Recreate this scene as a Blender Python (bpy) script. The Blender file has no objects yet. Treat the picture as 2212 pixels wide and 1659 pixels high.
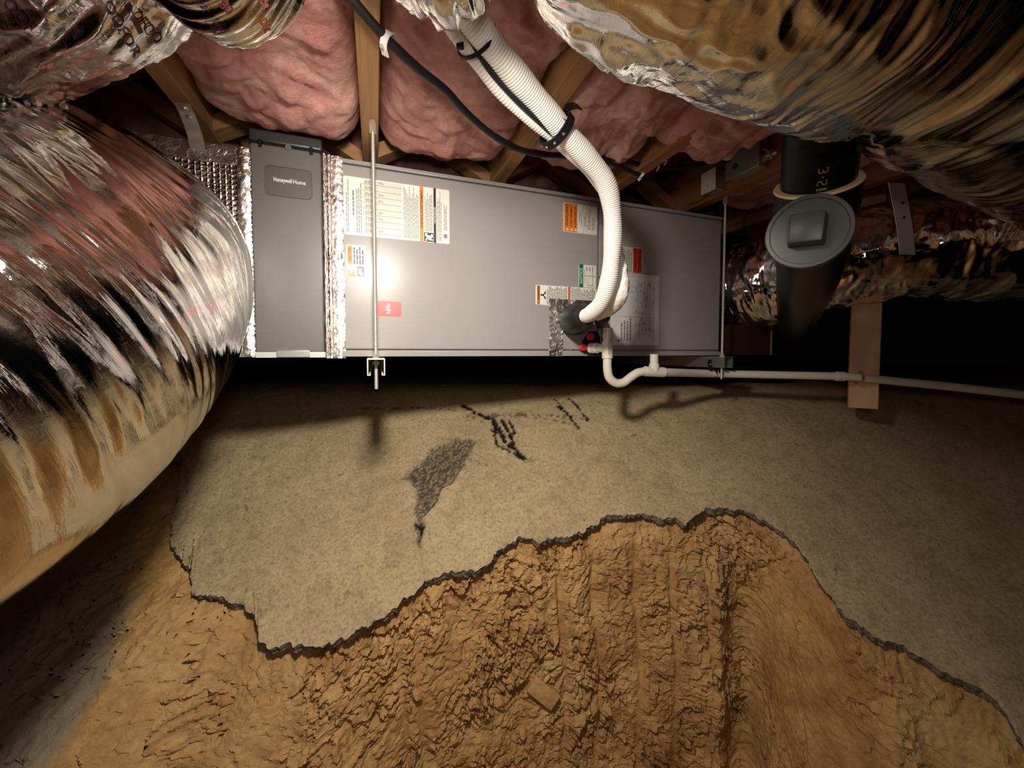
import bpy, bmesh, math, random
import numpy as np
from mathutils import Vector, Matrix

random.seed(7)
RNG = np.random.default_rng(11)
S = bpy.context.scene
COL = S.collection

# ------------------------------------------------------------------ camera
F = 831.0
CX, CY = 1106.0, 795.5
PITCH = math.radians(2.31)
cam_d = bpy.data.cameras.new('camera')
cam = bpy.data.objects.new('camera', cam_d)
COL.objects.link(cam)
cam.location = (0, 0, 0)
cam.rotation_euler = (math.radians(90) - PITCH, 0, 0)
cam_d.sensor_fit = 'HORIZONTAL'
cam_d.sensor_width = 36.0
cam_d.lens = 36.0 * F / 2212.0
cam_d.shift_y = -(829.5 - CY) / 2212.0
cam_d.clip_start = 0.01
cam_d.clip_end = 60
S.camera = cam

# ------------------------------------------------------------------ world, lamp, exposure
w = bpy.data.worlds.new('world')
S.world = w
w.use_nodes = True
w.node_tree.nodes['Background'].inputs[0].default_value = (0.75, 0.85, 1.0, 1)
w.node_tree.nodes['Background'].inputs[1].default_value = 0.0008

LAMP = Vector((-0.10, 0.30, 0.385))
ld = bpy.data.lights.new('work_lamp', 'SPOT')
ld.energy = 58
ld.color = (1.0, 0.90, 0.78)
ld.shadow_soft_size = 0.045
ld.spot_size = math.radians(164)
ld.spot_blend = 1.0
lamp = bpy.data.objects.new('work_lamp', ld)
COL.objects.link(lamp)
lamp.location = LAMP
lamp.rotation_euler = (Vector((-0.40, 1.10, -0.42)) - LAMP).to_track_quat('-Z', 'Y').to_euler()

fill_d = bpy.data.lights.new('fill_light', 'POINT')  # added fill light with no visible source, lifts the shadowed ground
fill_d.energy = 6.0
fill_d.color = (1.0, 0.90, 0.80)
fill_d.shadow_soft_size = 0.05
fill_obj = bpy.data.objects.new('fill_light', fill_d)
COL.objects.link(fill_obj)
fill_obj.location = (0.06, -0.12, 0.11)

S.view_settings.view_transform = 'Standard'
S.view_settings.look = 'None'
S.view_settings.gamma = 1.0
S.view_settings.use_curve_mapping = False
S.view_settings.exposure = 0.0
S.cycles.use_denoising = True
S.cycles.max_bounces = 10
S.cycles.glossy_bounces = 6
S.cycles.sample_clamp_indirect = 4.0

# ------------------------------------------------------------------ coordinates
CP, SP = math.cos(PITCH), math.sin(PITCH)

def ray(px, py):
    xc = (px - CX) / F
    yc = -(py - CY) / F
    return Vector((xc, CP + yc * SP, -SP + yc * CP))

def at(px, py, Y):
    d = ray(px, py)
    return d * (Y / d.y)

TH = math.radians(19.58)
CT, ST = math.cos(TH), math.sin(TH)
VF = 1.156                      # distance of the front of the air handler

def U(u, v, z):
    return Vector((CT * u - ST * v, ST * u + CT * v, z))

def onface(px, py, v=VF):
    d = ray(px, py)
    den = -ST * d.x + CT * d.y
    p = d * (v / den)
    return (CT * p.x + ST * p.y, p.z)

def onv(px, py, v):
    u, z = onface(px, py, v)
    return U(u, v, z)

# ------------------------------------------------------------------ noise (numpy)
_perm = RNG.permutation(256)
_perm = np.concatenate([_perm, _perm, _perm])
_grad = RNG.normal(size=(256, 3))
_grad /= np.linalg.norm(_grad, axis=1)[:, None]

def perlin(x, y, z):
    x, y, z = np.broadcast_arrays(np.asarray(x, float), np.asarray(y, float), np.asarray(z, float))
    xi, yi, zi = np.floor(x).astype(int), np.floor(y).astype(int), np.floor(z).astype(int)
    xf, yf, zf = x - xi, y - yi, z - zi
    u, v, ww = [t * t * t * (t * (t * 6 - 15) + 10) for t in (xf, yf, zf)]
    out = 0
    for dx in (0, 1):
        for dy in (0, 1):
            for dz in (0, 1):
                h = _perm[_perm[_perm[(xi + dx) & 255] + ((yi + dy) & 255)] + ((zi + dz) & 255)]
                g = _grad[h]
                dot = g[..., 0] * (xf - dx) + g[..., 1] * (yf - dy) + g[..., 2] * (zf - dz)
                out = out + dot * (u if dx else 1 - u) * (v if dy else 1 - v) * (ww if dz else 1 - ww)
    return out * 1.5

def fbm(x, y, z, o=4, lac=2.03, gain=0.5):
    s, a = 0, 1.0
    for i in range(o):
        s = s + a * perlin(x + 17.3 * i, y - 9.1 * i, z + 4.7 * i)
        x, y, z = x * lac, y * lac, z * lac
        a *= gain
    return s

def ridge(n):
    return 1 - np.abs(n) * 2

def facets(x, y, seed=0, tilt=1.0):
    """jittered cells, each a tilted chip: returns height and distance to the border"""
    xi, yi = np.floor(x).astype(int), np.floor(y).astype(int)
    best = np.full(x.shape, 9.0); sec = np.full(x.shape, 9.0); hh = np.zeros(x.shape)
    for dx in (-1, 0, 1):
        for dy in (-1, 0, 1):
            cx, cy = xi + dx, yi + dy
            h = _perm[_perm[(cx + seed * 31) & 255] + ((cy + seed * 57) & 255)]
            h2 = _perm[h + 7]; h3 = _perm[h2 + 91]; h4 = _perm[h3 + 13]
            qx, qy = x - (cx + h / 255.0), y - (cy + h2 / 255.0)
            d = qx * qx + qy * qy
            val = (h3 / 255.0 - 0.5) + tilt * (qx * (h4 / 255.0 - 0.5) * 2.3 + qy * (-0.45 + 1.4 * h / 255.0) * 0.9)
            m = d < best
            sec = np.where(m, best, np.minimum(sec, d))
            hh = np.where(m, val, hh)
            best = np.where(m, d, best)
    return hh, np.sqrt(sec) - np.sqrt(best)

def sstep(a, b, x):
    t = np.clip((x - a) / (b - a), 0, 1)
    return t * t * (3 - 2 * t)

# ------------------------------------------------------------------ materials
def mat(name, base=(0.5, 0.5, 0.5), rough=0.5, metal=0.0, spec=0.5, coat=0.0):
    m = bpy.data.materials.new(name)
    m.use_nodes = True
    b = m.node_tree.nodes['Principled BSDF']
    b.inputs['Base Color'].default_value = (*base, 1)
    b.inputs['Roughness'].default_value = rough
    b.inputs['Metallic'].default_value = metal
    b.inputs['Specular IOR Level'].default_value = spec
    b.inputs['Coat Weight'].default_value = coat
    return m

class N:
    def __init__(s, m):
        s.m, s.t = m, m.node_tree
        s.b = s.t.nodes['Principled BSDF']
    def n(s, typ, **kw):
        nd = s.t.nodes.new(typ)
        for k, v in kw.items():
            if k in nd.inputs: nd.inputs[k].default_value = v
            else: setattr(nd, k, v)
        return nd
    def l(s, a, b): s.t.links.new(a, b)
    def coords(s, kind='Object', scale=(1, 1, 1)):
        c = s.n('ShaderNodeTexCoord')
        mp = s.n('ShaderNodeMapping')
        mp.inputs['Scale'].default_value = scale
        s.l(c.outputs[kind], mp.inputs['Vector'])
        return mp.outputs['Vector']
    def noise(s, vec, scale, detail=4, rough=0.55, dist=0.0):
        nd = s.n('ShaderNodeTexNoise')
        nd.inputs['Scale'].default_value = scale
        nd.inputs['Detail'].default_value = detail
        nd.inputs['Roughness'].default_value = rough
        nd.inputs['Distortion'].default_value = dist
        s.l(vec, nd.inputs['Vector'])
        return nd.outputs['Fac']
    def ramp(s, fac, stops):
        r = s.n('ShaderNodeValToRGB')
        e = r.color_ramp.elements
        while len(e) < len(stops): e.new(0.5)
        for el, (p, c) in zip(e, stops):
            el.position = p
            el.color = (*c, 1) if len(c) == 3 else c
        s.l(fac, r.inputs['Fac'])
        return r.outputs['Color']
    def bump(s, h, strength=0.3, dist=0.002, prev=None):
        bn = s.n('ShaderNodeBump')
        bn.inputs['Strength'].default_value = strength
        bn.inputs['Distance'].default_value = dist
        s.l(h, bn.inputs['Height'])
        if prev is not None: s.l(prev, bn.inputs['Normal'])
        return bn.outputs['Normal']
    def mix(s, f, a, b, mode='MIX'):
        mx = s.n('ShaderNodeMix', data_type='RGBA', blend_type=mode)
        for sock, val in ((mx.inputs[0], f), (mx.inputs[6], a), (mx.inputs[7], b)):
            if hasattr(val, 'links') or hasattr(val, 'is_linked'): s.l(val, sock)
            elif isinstance(val, (int, float)): sock.default_value = val
            else: sock.default_value = (*val, 1)
        return mx.outputs[2]
    def attr(s, name):
        return s.n('ShaderNodeAttribute', attribute_name=name).outputs['Fac']
    def col(s, c): s.l(c, s.b.inputs['Base Color'])
    def nor(s, c): s.l(c, s.b.inputs['Normal'])
    def rgh(s, c): s.l(c, s.b.inputs['Roughness'])

M = {}

def painted(name, base, rough, bstr=0.08):
    m = mat(name, base, rough)
    k = N(m)
    v = k.coords()
    k.nor(k.bump(k.noise(v, 900, 2), bstr, 0.0006))
    k.col(k.ramp(k.noise(v, 6, 3), [(0.3, tuple(c * 0.94 for c in base)), (0.75, base)]))
    M[name] = m
    return m

painted('cabinet_paint', (0.32, 0.305, 0.30), 0.27)
M['cabinet_paint'].node_tree.nodes['Principled BSDF'].inputs['Specular IOR Level'].default_value = 0.2
painted('filter_paint', (0.125, 0.122, 0.118), 0.36)
painted('badge_paint', (0.085, 0.088, 0.084), 0.4)
painted('dark_plastic', (0.035, 0.035, 0.035), 0.45)
painted('black_rubber', (0.012, 0.012, 0.013), 0.42)
for q_ in ('black_rubber',): M[q_].node_tree.nodes['Principled BSDF'].inputs['Specular IOR Level'].default_value = 0.16
painted('black_jacket', (0.010, 0.010, 0.012), 0.5)
painted('abs_black', (0.006, 0.006, 0.0055), 0.28)
M['abs_black'].node_tree.nodes['Principled BSDF'].inputs['Specular IOR Level'].default_value = 0.18
painted('abs_plug', (0.060, 0.062, 0.060), 0.4)
painted('red_plug', (0.65, 0.02, 0.03), 0.35)
painted('pvc_white', (0.74, 0.70, 0.60), 0.35)
painted('glue_yellow', (0.70, 0.58, 0.30), 0.4)
painted('sticker_white', (0.78, 0.76, 0.70), 0.4, 0.02)
painted('paper_grey', (0.62, 0.645, 0.65), 0.5, 0.02)
painted('sticker_table', (0.62, 0.60, 0.54), 0.4, 0.02)
painted('ink_black', (0.015, 0.015, 0.015), 0.5, 0.0)
painted('ink_grey', (0.22, 0.21, 0.20), 0.5, 0.0)
painted('ink_orange', (0.85, 0.24, 0.02), 0.45, 0.0)
painted('ink_brown_orange', (0.50, 0.16, 0.03), 0.45, 0.0)
painted('ink_red', (0.62, 0.05, 0.03), 0.45, 0.0)
painted('ink_bright_red', (0.80, 0.035, 0.035), 0.4, 0.0)
painted('ink_green', (0.0, 0.16, 0.09), 0.45, 0.0)
painted('ink_white', (0.85, 0.84, 0.80), 0.45, 0.0)
painted('print_maroon', (0.045, 0.008, 0.008), 0.35, 0.0)
M['print_maroon'].node_tree.nodes['Principled BSDF'].inputs['Metallic'].default_value = 0.3
painted('print_yellow', (0.20, 0.135, 0.055), 0.5, 0.0)
painted('galvanised', (0.42, 0.42, 0.41), 0.38); M['galvanised'].node_tree.nodes['Principled BSDF'].inputs['Metallic'].default_value = 0.85
painted('zinc_bright', (0.66, 0.64, 0.59), 0.30); M['zinc_bright'].node_tree.nodes['Principled BSDF'].inputs['Metallic'].default_value = 0.7
painted('box_steel', (0.40, 0.39, 0.36), 0.45); M['box_steel'].node_tree.nodes['Principled BSDF'].inputs['Metallic'].default_value = 0.5
painted('strap_grey', (0.50, 0.51, 0.51), 0.5); M['strap_grey'].node_tree.nodes['Principled BSDF'].inputs['Metallic'].default_value = 0.15

def foil_mat(name, base=(0.80, 0.77, 0.745), r0=0.10, r1=0.24, fine=(18, 160), strength=0.5, crumple=0.35):
    m = mat(name, base, 0.2, 1.0)
    k = N(m)
    uv = k.coords('UV', (fine[1], fine[0], 1))          # u along the duct, v around it
    n1 = k.noise(uv, 1.0, 5, 0.62, 0.4)
    ob = k.coords('Object')
    n2 = k.noise(ob, 55, 5, 0.6, 0.8)
    b1 = k.bump(n1, strength, 0.004)
    b2 = k.bump(n2, crumple, 0.003, b1)
    k.nor(b2)
    rr = k.n('ShaderNodeMapRange')
    rr.inputs['From Min'].default_value = 0.35
    rr.inputs['From Max'].default_value = 0.65
    rr.inputs['To Min'].default_value = r0
    rr.inputs['To Max'].default_value = r1
    k.l(k.noise(ob, 9, 3), rr.inputs['Value'])
    k.rgh(rr.outputs['Result'])
    M[name] = m
    return m

foil_mat('foil', r0=0.03, r1=0.085, fine=(5, 75), strength=0.30, crumple=0.14)
foil_mat('foil_crumpled', r0=0.035, r1=0.10, fine=(12, 70), strength=0.30, crumple=0.28)
foil_mat('foil_tape', (0.82, 0.77, 0.73), 0.22, 0.42, (60, 60), 0.25, 0.9)

def scrim():
    m = mat('foil_scrim', (0.80, 0.72, 0.67), 0.2, 1.0)
    k = N(m)
    uv = k.coords('UV')
    sep = k.n('ShaderNodeSeparateXYZ'); k.l(uv, sep.inputs[0])
    outs = []
    for ax in (0, 1):
        mu = k.n('ShaderNodeMath', operation='MULTIPLY'); mu.inputs[1].default_value = 80 * math.pi
        k.l(sep.outputs[ax], mu.inputs[0])
        si = k.n('ShaderNodeMath', operation='SINE'); k.l(mu.outputs[0], si.inputs[0])
        ab = k.n('ShaderNodeMath', operation='ABSOLUTE'); k.l(si.outputs[0], ab.inputs[0])
        pw = k.n('ShaderNodeMath', operation='POWER'); pw.inputs[1].default_value = 6; k.l(ab.outputs[0], pw.inputs[0])
        outs.append(pw.outputs[0])
    mx = k.n('ShaderNodeMath', operation='MAXIMUM'); k.l(outs[0], mx.inputs[0]); k.l(outs[1], mx.inputs[1])
    b1 = k.bump(mx.outputs[0], 0.8, 0.002)
    b2 = k.bump(k.noise(k.coords('Object'), 60, 5), 0.9, 0.005, b1)
    k.nor(b2)
    M['foil_scrim'] = m
scrim()

def pink():
    m = mat('pink_fibreglass', (0.6, 0.25, 0.22), 0.95, spec=0.1)
    k = N(m)
    v = k.coords()
    n1 = k.noise(v, 9, 6, 0.6, 0.5)
    c = k.ramp(n1, [(0.30, (0.50, 0.20, 0.18)), (0.5, (0.66, 0.33, 0.295)), (0.66, (0.80, 0.49, 0.42))])
    n2 = k.noise(v, 70, 6, 0.7, 0.3)
    c2 = k.mix(0.5, c, k.ramp(n2, [(0.3, (0.6, 0.6, 0.6)), (0.7, (1.1, 1.1, 1.1))]), 'MULTIPLY')
    k.col(c2)
    b = k.bump(n2, 0.7, 0.008)
    k.nor(k.bump(k.noise(v, 420, 4, 0.7), 0.5, 0.002, b))
    M['pink_fibreglass'] = m
pink()

def wood(name, a, b, scale=(1, 1, 1)):
    m = mat(name, a, 0.7, spec=0.25)
    k = N(m)
    v = k.coords('UV', (3.0, 90.0, 1.0))
    n1 = k.noise(v, 1.0, 6, 0.6, 0.6)
    v2 = k.coords('UV', (1.2, 14.0, 1.0))
    n2 = k.noise(v2, 1.0, 3, 0.5, 1.2)
    c = k.ramp(n1, [(0.32, a), (0.68, b)])
    c = k.mix(0.55, c, k.ramp(n2, [(0.35, (0.62, 0.58, 0.55)), (0.65, (1.05, 1.05, 1.05))]), 'MULTIPLY')
    k.col(c)
    k.nor(k.bump(n1, 0.25, 0.001))
    M[name] = m
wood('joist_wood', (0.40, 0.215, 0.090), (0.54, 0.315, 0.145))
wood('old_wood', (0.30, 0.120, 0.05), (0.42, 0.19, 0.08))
wood('post_wood', (0.55, 0.33, 0.20), (0.66, 0.42, 0.27))
wood('subfloor_wood', (0.10, 0.065, 0.04), (0.16, 0.10, 0.06))

def earth():
    # clay bank: attribute grey = cement wash on the left side, crack = darker brown along chip borders
    m = mat('clay', (0.5, 0.3, 0.1), 0.9, spec=0.15)
    k = N(m)
    v = k.coords()
    n1 = k.noise(v, 5.0, 6, 0.6, 0.6)
    c = k.ramp(n1, [(0.28, (0.39, 0.205, 0.08)), (0.45, (0.56, 0.335, 0.135)), (0.58, (0.66, 0.42, 0.175)), (0.75, (0.68, 0.47, 0.235))])
    n2 = k.noise(v, 60, 6, 0.65)
    c = k.mix(0.6, c, k.ramp(n2, [(0.3, (0.62, 0.60, 0.58)), (0.65, (1.1, 1.1, 1.1))]), 'MULTIPLY')
    n3 = k.noise(v, 3.1, 4, 0.6, 1.0)
    c = k.mix(k.ramp(n3, [(0.58, (0, 0, 0)), (0.72, (0.55, 0.55, 0.55))]), c, (0.46, 0.37, 0.21))
    c = k.mix(k.attr('cement'), c, (0.33, 0.275, 0.19))
    c = k.mix(k.attr('crack'), c, (0.13, 0.06, 0.025))
    k.col(c)
    b = k.bump(n2, 0.75, 0.008)
    k.nor(k.bump(k.noise(v, 330, 5, 0.7), 0.6, 0.003, b))
    M['clay'] = m
    m = mat('cement_wash', (0.3, 0.25, 0.18), 0.85, spec=0.2)
    k = N(m)
    v = k.coords()
    n1 = k.noise(v, 4, 5, 0.6)
    c = k.ramp(n1, [(0.3, (0.43, 0.335, 0.195)), (0.7, (0.55, 0.435, 0.262))])
    n2 = k.noise(v, 110, 6, 0.75)
    c = k.mix(0.75, c, k.ramp(n2, [(0.33, (0.42, 0.40, 0.37)), (0.5, (0.96, 0.96, 0.96)), (0.7, (1.28, 1.26, 1.2))]), 'MULTIPLY')
    n4 = k.noise(k.coords('Object', (1, 1, 1)), 34, 5, 0.7, 0.4)
    c = k.mix(k.ramp(n4, [(0.60, (0, 0, 0)), (0.68, (0.6, 0.6, 0.6))]), c, (0.15, 0.11, 0.07))
    n5 = k.noise(v, 17, 6, 0.65, 0.8)
    c = k.mix(0.8, c, k.ramp(n5, [(0.32, (0.74, 0.72, 0.70)), (0.52, (1.0, 1.0, 1.0)), (0.72, (1.10, 1.09, 1.06))]), 'MULTIPLY')
    c = k.mix(k.attr('stain'), c, (0.085, 0.062, 0.048))
    c = k.mix(k.attr('tar'), c, (0.012, 0.010, 0.009))
    k.col(c)
    b = k.bump(n2, 0.55, 0.003)
    k.nor(k.bump(k.noise(v, 420, 4, 0.7), 0.6, 0.0015, b))
    M['cement_wash'] = m
    m = mat('broken_cement', (0.2, 0.18, 0.15), 0.9, spec=0.15)
    k = N(m)
    v = k.coords()
    n2 = k.noise(v, 160, 6, 0.75)
    k.col(k.ramp(n2, [(0.33, (0.05, 0.042, 0.036)), (0.48, (0.24, 0.21, 0.17)), (0.64, (0.46, 0.42, 0.36))]))
    k.nor(k.bump(n2, 1.0, 0.006))
    M['broken_cement'] = m
earth()

def wrap_mat():
    m = mat('white_wrap', (0.80, 0.78, 0.73), 0.45)
    k = N(m)
    k.nor(k.bump(k.noise(k.coords(), 160, 3), 0.3, 0.002))
    M['white_wrap'] = m
wrap_mat()

# ------------------------------------------------------------------ object helpers
LOC = {}

def link(o, parent=None):
    COL.objects.link(o)
    if parent is not None:
        o.parent = parent
    return o

def rootloc(o):
    while o.parent is not None: o = o.parent
    return LOC.get(o.name, Vector((0, 0, 0)))

def thing(name, label, cat, loc=(0, 0, 0), group=None, kind=None):
    o = bpy.data.objects.new(name, None)
    o.empty_display_size = 0.02
    COL.objects.link(o)
    o.location = loc
    LOC[o.name] = Vector(loc)
    tag(o, label, cat, group, kind)
    return o

def tag(o, label=None, cat=None, group=None, kind=None):
    if label: o['label'] = label
    if cat: o['category'] = cat
    if group: o['group'] = group
    if kind: o['kind'] = kind
    return o

def mobj(name, V, Fc, m, parent=None, smooth=False, sharp=None, uv=None, label=None):
    V = np.asarray([tuple(v) for v in V] if not isinstance(V, np.ndarray) else V, float)
    if parent is not None:
        V = V - np.array(rootloc(parent))[None]
    me = bpy.data.meshes.new(name)
    if isinstance(Fc, np.ndarray):
        nf = len(Fc); k = Fc.shape[1]
        me.vertices.add(len(V)); me.vertices.foreach_set('co', V.astype(np.float32).ravel())
        me.loops.add(nf * k); me.loops.foreach_set('vertex_index', Fc.astype(np.int32).ravel())
        me.polygons.add(nf)
        me.polygons.foreach_set('loop_start', np.arange(0, nf * k, k, dtype=np.int32))
        me.polygons.foreach_set('loop_total', np.full(nf, k, dtype=np.int32))
        me.update(calc_edges=True)
    else:
        me.from_pydata([tuple(v) for v in V], [], Fc)
        me.update()
    me.validate()
    if uv is not None:
        l = me.uv_layers.new(name='UVMap')
        idx = np.empty(len(me.loops), dtype=np.int32)
        me.loops.foreach_get('vertex_index', idx)
        l.data.foreach_set('uv', np.asarray(uv, np.float32)[idx].ravel())
    if m is not None:
        me.materials.append(m if not isinstance(m, str) else M[m])
    if smooth:
        me.polygons.foreach_set('use_smooth', np.ones(len(me.polygons), dtype=bool))
        if sharp: me.set_sharp_from_angle(angle=math.radians(sharp))
    o = bpy.data.objects.new(name, me)
    link(o, parent)
    if label: o['label'] = label
    return o

def grid_faces(nr, nc, wrap=False):
    r = np.arange(nr - 1)[:, None]
    c = np.arange(nc if wrap else nc - 1)[None]
    c2 = (c + 1) % nc
    return np.stack([r * nc + c, r * nc + c2, (r + 1) * nc + c2, (r + 1) * nc + c], -1).reshape(-1, 4)

def vattr(o, name, vals):
    a = o.data.attributes.new(name, 'FLOAT', 'POINT')
    a.data.foreach_set('value', np.asarray(vals, np.float32).ravel())

def bbox_mesh(corners, bevel=0.0, seg=2):
    """eight corners in order (000,100,110,010,001,101,111,011) -> verts, faces"""
    bm = bmesh.new()
    vs = [bm.verts.new(c) for c in corners]
    for f in ((0, 3, 2, 1), (4, 5, 6, 7), (0, 1, 5, 4), (1, 2, 6, 5), (2, 3, 7, 6), (3, 0, 4, 7)):
        bm.faces.new([vs[i] for i in f])
    bmesh.ops.recalc_face_normals(bm, faces=bm.faces)
    if bevel > 0:
        bmesh.ops.bevel(bm, geom=list(bm.edges), offset=bevel, segments=seg, affect='EDGES', profile=0.5)
    bm.verts.index_update()
    V = [v.co.copy() for v in bm.verts]
    Fc = [[v.index for v in f.verts] for f in bm.faces]
    bm.free()
    return V, Fc

def ubox(name, u0, u1, v0, v1, z0, z1, m, parent=None, bevel=0.0, label=None, seg=2, uvlong=None):
    cs = [U(u0, v0, z0), U(u1, v0, z0), U(u1, v1, z0), U(u0, v1, z0),
          U(u0, v0, z1), U(u1, v0, z1), U(u1, v1, z1), U(u0, v1, z1)]
    V, Fc = bbox_mesh(cs, bevel, seg)
    uv = None
    if uvlong is not None:
        uv = []
        for p in V:
            uu, vv = CT * p.x + ST * p.y, -ST * p.x + CT * p.y
            if uvlong == 'v': uv.append((vv, uu * 1.0 + p.z))
            elif uvlong == 'u': uv.append((uu, vv + p.z))
            elif uvlong == 'z': uv.append((p.z, uu + vv))
            else: uv.append((uu, p.z))
    return mobj(name, V, Fc, m, parent, smooth=bevel > 0, sharp=22 if bevel > 0 else None, uv=uv, label=label)

def plate(corners, thick_dir, bevel=0.0):
    """quad corners + thickness vector"""
    t = Vector(thick_dir)
    c = [Vector(x) for x in corners]
    return bbox_mesh(c + [x + t for x in c], bevel)

def merge(parts):
    V, Fc = [], []
    for v, f in parts:
        o = len(V)
        V += [Vector(x) for x in v]
        Fc += [[i + o for i in q] for q in f]
    return V, Fc

def spline(P, n):
    """Catmull-Rom through rows of P (any width), n samples, about even spacing"""
    P = np.asarray(P, float)
    Q = np.vstack([2 * P[0] - P[1], P, 2 * P[-1] - P[-2]])
    out = []
    segs = len(P) - 1
    d = np.linalg.norm(np.diff(P[:, :3], axis=0), axis=1)
    cum = np.concatenate([[0], np.cumsum(d)])
    for s in np.linspace(0, cum[-1], n):
        i = min(max(np.searchsorted(cum, s) - 1, 0), segs - 1)
        t = (s - cum[i]) / max(d[i], 1e-9)
        p0, p1, p2, p3 = Q[i:i + 4]
        out.append(0.5 * ((2 * p1) + (-p0 + p2) * t + (2 * p0 - 5 * p1 + 4 * p2 - p3) * t * t + (-p0 + 3 * p1 - 3 * p2 + p3) * t ** 3))
    return np.array(out), cum[-1]

def frames(C, up=(0, 0, 1)):
    T = np.gradient(C, axis=0)
    T /= np.linalg.norm(T, axis=1)[:, None] + 1e-12
    n = np.array(up, float)
    if abs(np.dot(n, T[0])) > 0.95: n = np.array((1.0, 0.0, 0.0))
    n = n - T[0] * np.dot(n, T[0]); n /= np.linalg.norm(n) + 1e-12
    Ns = [n]
    for i in range(1, len(C)):
        n = n - T[i] * np.dot(n, T[i]); n /= np.linalg.norm(n) + 1e-12
        Ns.append(n)
    Ns = np.array(Ns)
    return T, Ns, np.cross(T, Ns)

def sweep(P, n, nc, disp=None, cap=True):
    """P rows x,y,z,r. Returns V grid (n,nc,3), faces, uv, length"""
    D, L = spline(P, n)
    C, R = D[:, :3], D[:, 3]
    T, A, B = frames(C)
    th = np.linspace(0, 2 * math.pi, nc, endpoint=False)
    s = np.linspace(0, L, n)
    r = np.repeat(R[:, None], nc, 1)
    if disp is not None: r = r + disp(s[:, None], th[None], r)
    V = C[:, None] + r[..., None] * (np.cos(th)[None, :, None] * A[:, None] + np.sin(th)[None, :, None] * B[:, None])
    Fq = grid_faces(n, nc, True)
    tt = np.abs(th - math.pi)
    uv = np.stack([np.repeat(s[:, None], nc, 1), np.repeat((tt * R.mean())[None], n, 0)], -1)
    return V, Fq, uv, L

def tube(P, n=40, nc=16, cap=True, disp=None):
    V, Fq, uv, L = sweep(P, n, nc, disp)
    VV = [Vector(v) for v in V.reshape(-1, 3)]
    Fc = [list(map(int, f)) for f in Fq]
    if cap:
        Fc.append([i for i in range(nc)][::-1])
        Fc.append([(n - 1) * nc + i for i in range(nc)])
    # faces of sweep may be inside out; normals are fixed by a consistent recalculation
    return VV, Fc

def fixn(V, Fc):
    bm = bmesh.new()
    vs = [bm.verts.new(v) for v in V]
    for f in Fc:
        try: bm.faces.new([vs[i] for i in f])
        except ValueError: pass
    bmesh.ops.recalc_face_normals(bm, faces=bm.faces)
    bm.verts.index_update()
    V2 = [v.co.copy() for v in bm.verts]; F2 = [[v.index for v in f.verts] for f in bm.faces]
    bm.free()
    return V2, F2

def tobj(name, P, m, parent=None, n=40, nc=16, label=None, disp=None, sharp=50):
    V, Fc = fixn(*tube(P, n, nc, True, disp))
    return mobj(name, V, Fc, m, parent, smooth=True, sharp=sharp, label=label)

def cyl(p0, p1, r, nc=20, r2=None):
    p0, p1 = Vector(p0), Vector(p1)
    r2 = r if r2 is None else r2
    ax = (p1 - p0).normalized()
    a = ax.orthogonal().normalized(); b = ax.cross(a)
    V = []
    for p, q in ((p0, r), (p1, r2)):
        for i in range(nc):
            t = 2 * math.pi * i / nc
            V.append(p + q * (math.cos(t) * a + math.sin(t) * b))
    Fc = [[i, (i + 1) % nc, nc + (i + 1) % nc, nc + i] for i in range(nc)]
    Fc.append(list(range(nc))[::-1]); Fc.append([nc + i for i in range(nc)])
    return V, Fc

def cobj(name, p0, p1, r, m, parent=None, nc=20, r2=None, label=None):
    V, Fc = cyl(p0, p1, r, nc, r2)
    return mobj(name, V, Fc, m, parent, smooth=True, sharp=40, label=label)

def lathe(p0, axis, prof, nc=32):
    """prof: list of (distance along axis, radius)"""
    p0, ax = Vector(p0), Vector(axis).normalized()
    a = ax.orthogonal().normalized(); b = ax.cross(a)
    V = []
    for h, r in prof:
        for i in range(nc):
            t = 2 * math.pi * i / nc
            V.append(p0 + ax * h + r * (math.cos(t) * a + math.sin(t) * b))
    Fc = []
    for j in range(len(prof) - 1):
        for i in range(nc):
            Fc.append([j * nc + i, j * nc + (i + 1) % nc, (j + 1) * nc + (i + 1) % nc, (j + 1) * nc + i])
    Fc.append(list(range(nc))[::-1]); Fc.append([(len(prof) - 1) * nc + i for i in range(nc)])
    return fixn(V, Fc)

# ------------------------------------------------------------------ lettering
_tc = {}
def text_mesh(s, bold=False):
    key = (s, bold)
    if key in _tc: return _tc[key]
    cu = bpy.data.curves.new('lettering', 'FONT')
    cu.body = s
    cu.resolution_u = 3
    if bold: cu.offset = 0.010
    o = bpy.data.objects.new('lettering', cu)
    COL.objects.link(o)
    bpy.context.view_layer.update()
    me = bpy.data.meshes.new_from_object(o.evaluated_get(bpy.context.evaluated_depsgraph_get()))
    V = np.array([v.co[:] for v in me.vertices])
    Fc = [list(p.vertices) for p in me.polygons]
    bpy.data.objects.remove(o); bpy.data.curves.remove(cu); bpy.data.meshes.remove(me)
    mn, mx = V.min(0), V.max(0)
    V = (V - mn) / np.maximum(mx - mn, 1e-6)
    _tc[key] = (V[:, :2], Fc)
    return _tc[key]

def face_rect(u0, u1, z0, z1, v):
    return ([U(u0, v, z0), U(u1, v, z0), U(u1, v, z1), U(u0, v, z1)], [[0, 1, 2, 3]])

def face_text(s, u0, u1, z0, z1, v, rot=0, bold=False):
    """text filling the box on the cabinet face; rot 90 reads upward, -90 downward"""
    T, Fc = text_mesh(s, bold)
    V = []
    for a, b in T:
        if rot == 90: uu, zz = 1 - b, a
        elif rot == -90: uu, zz = b, 1 - a
        else: uu, zz = a, b
        V.append(U(u0 + uu * (u1 - u0), v, z0 + zz * (z1 - z0)))
    return V, [f for f in Fc]

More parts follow.
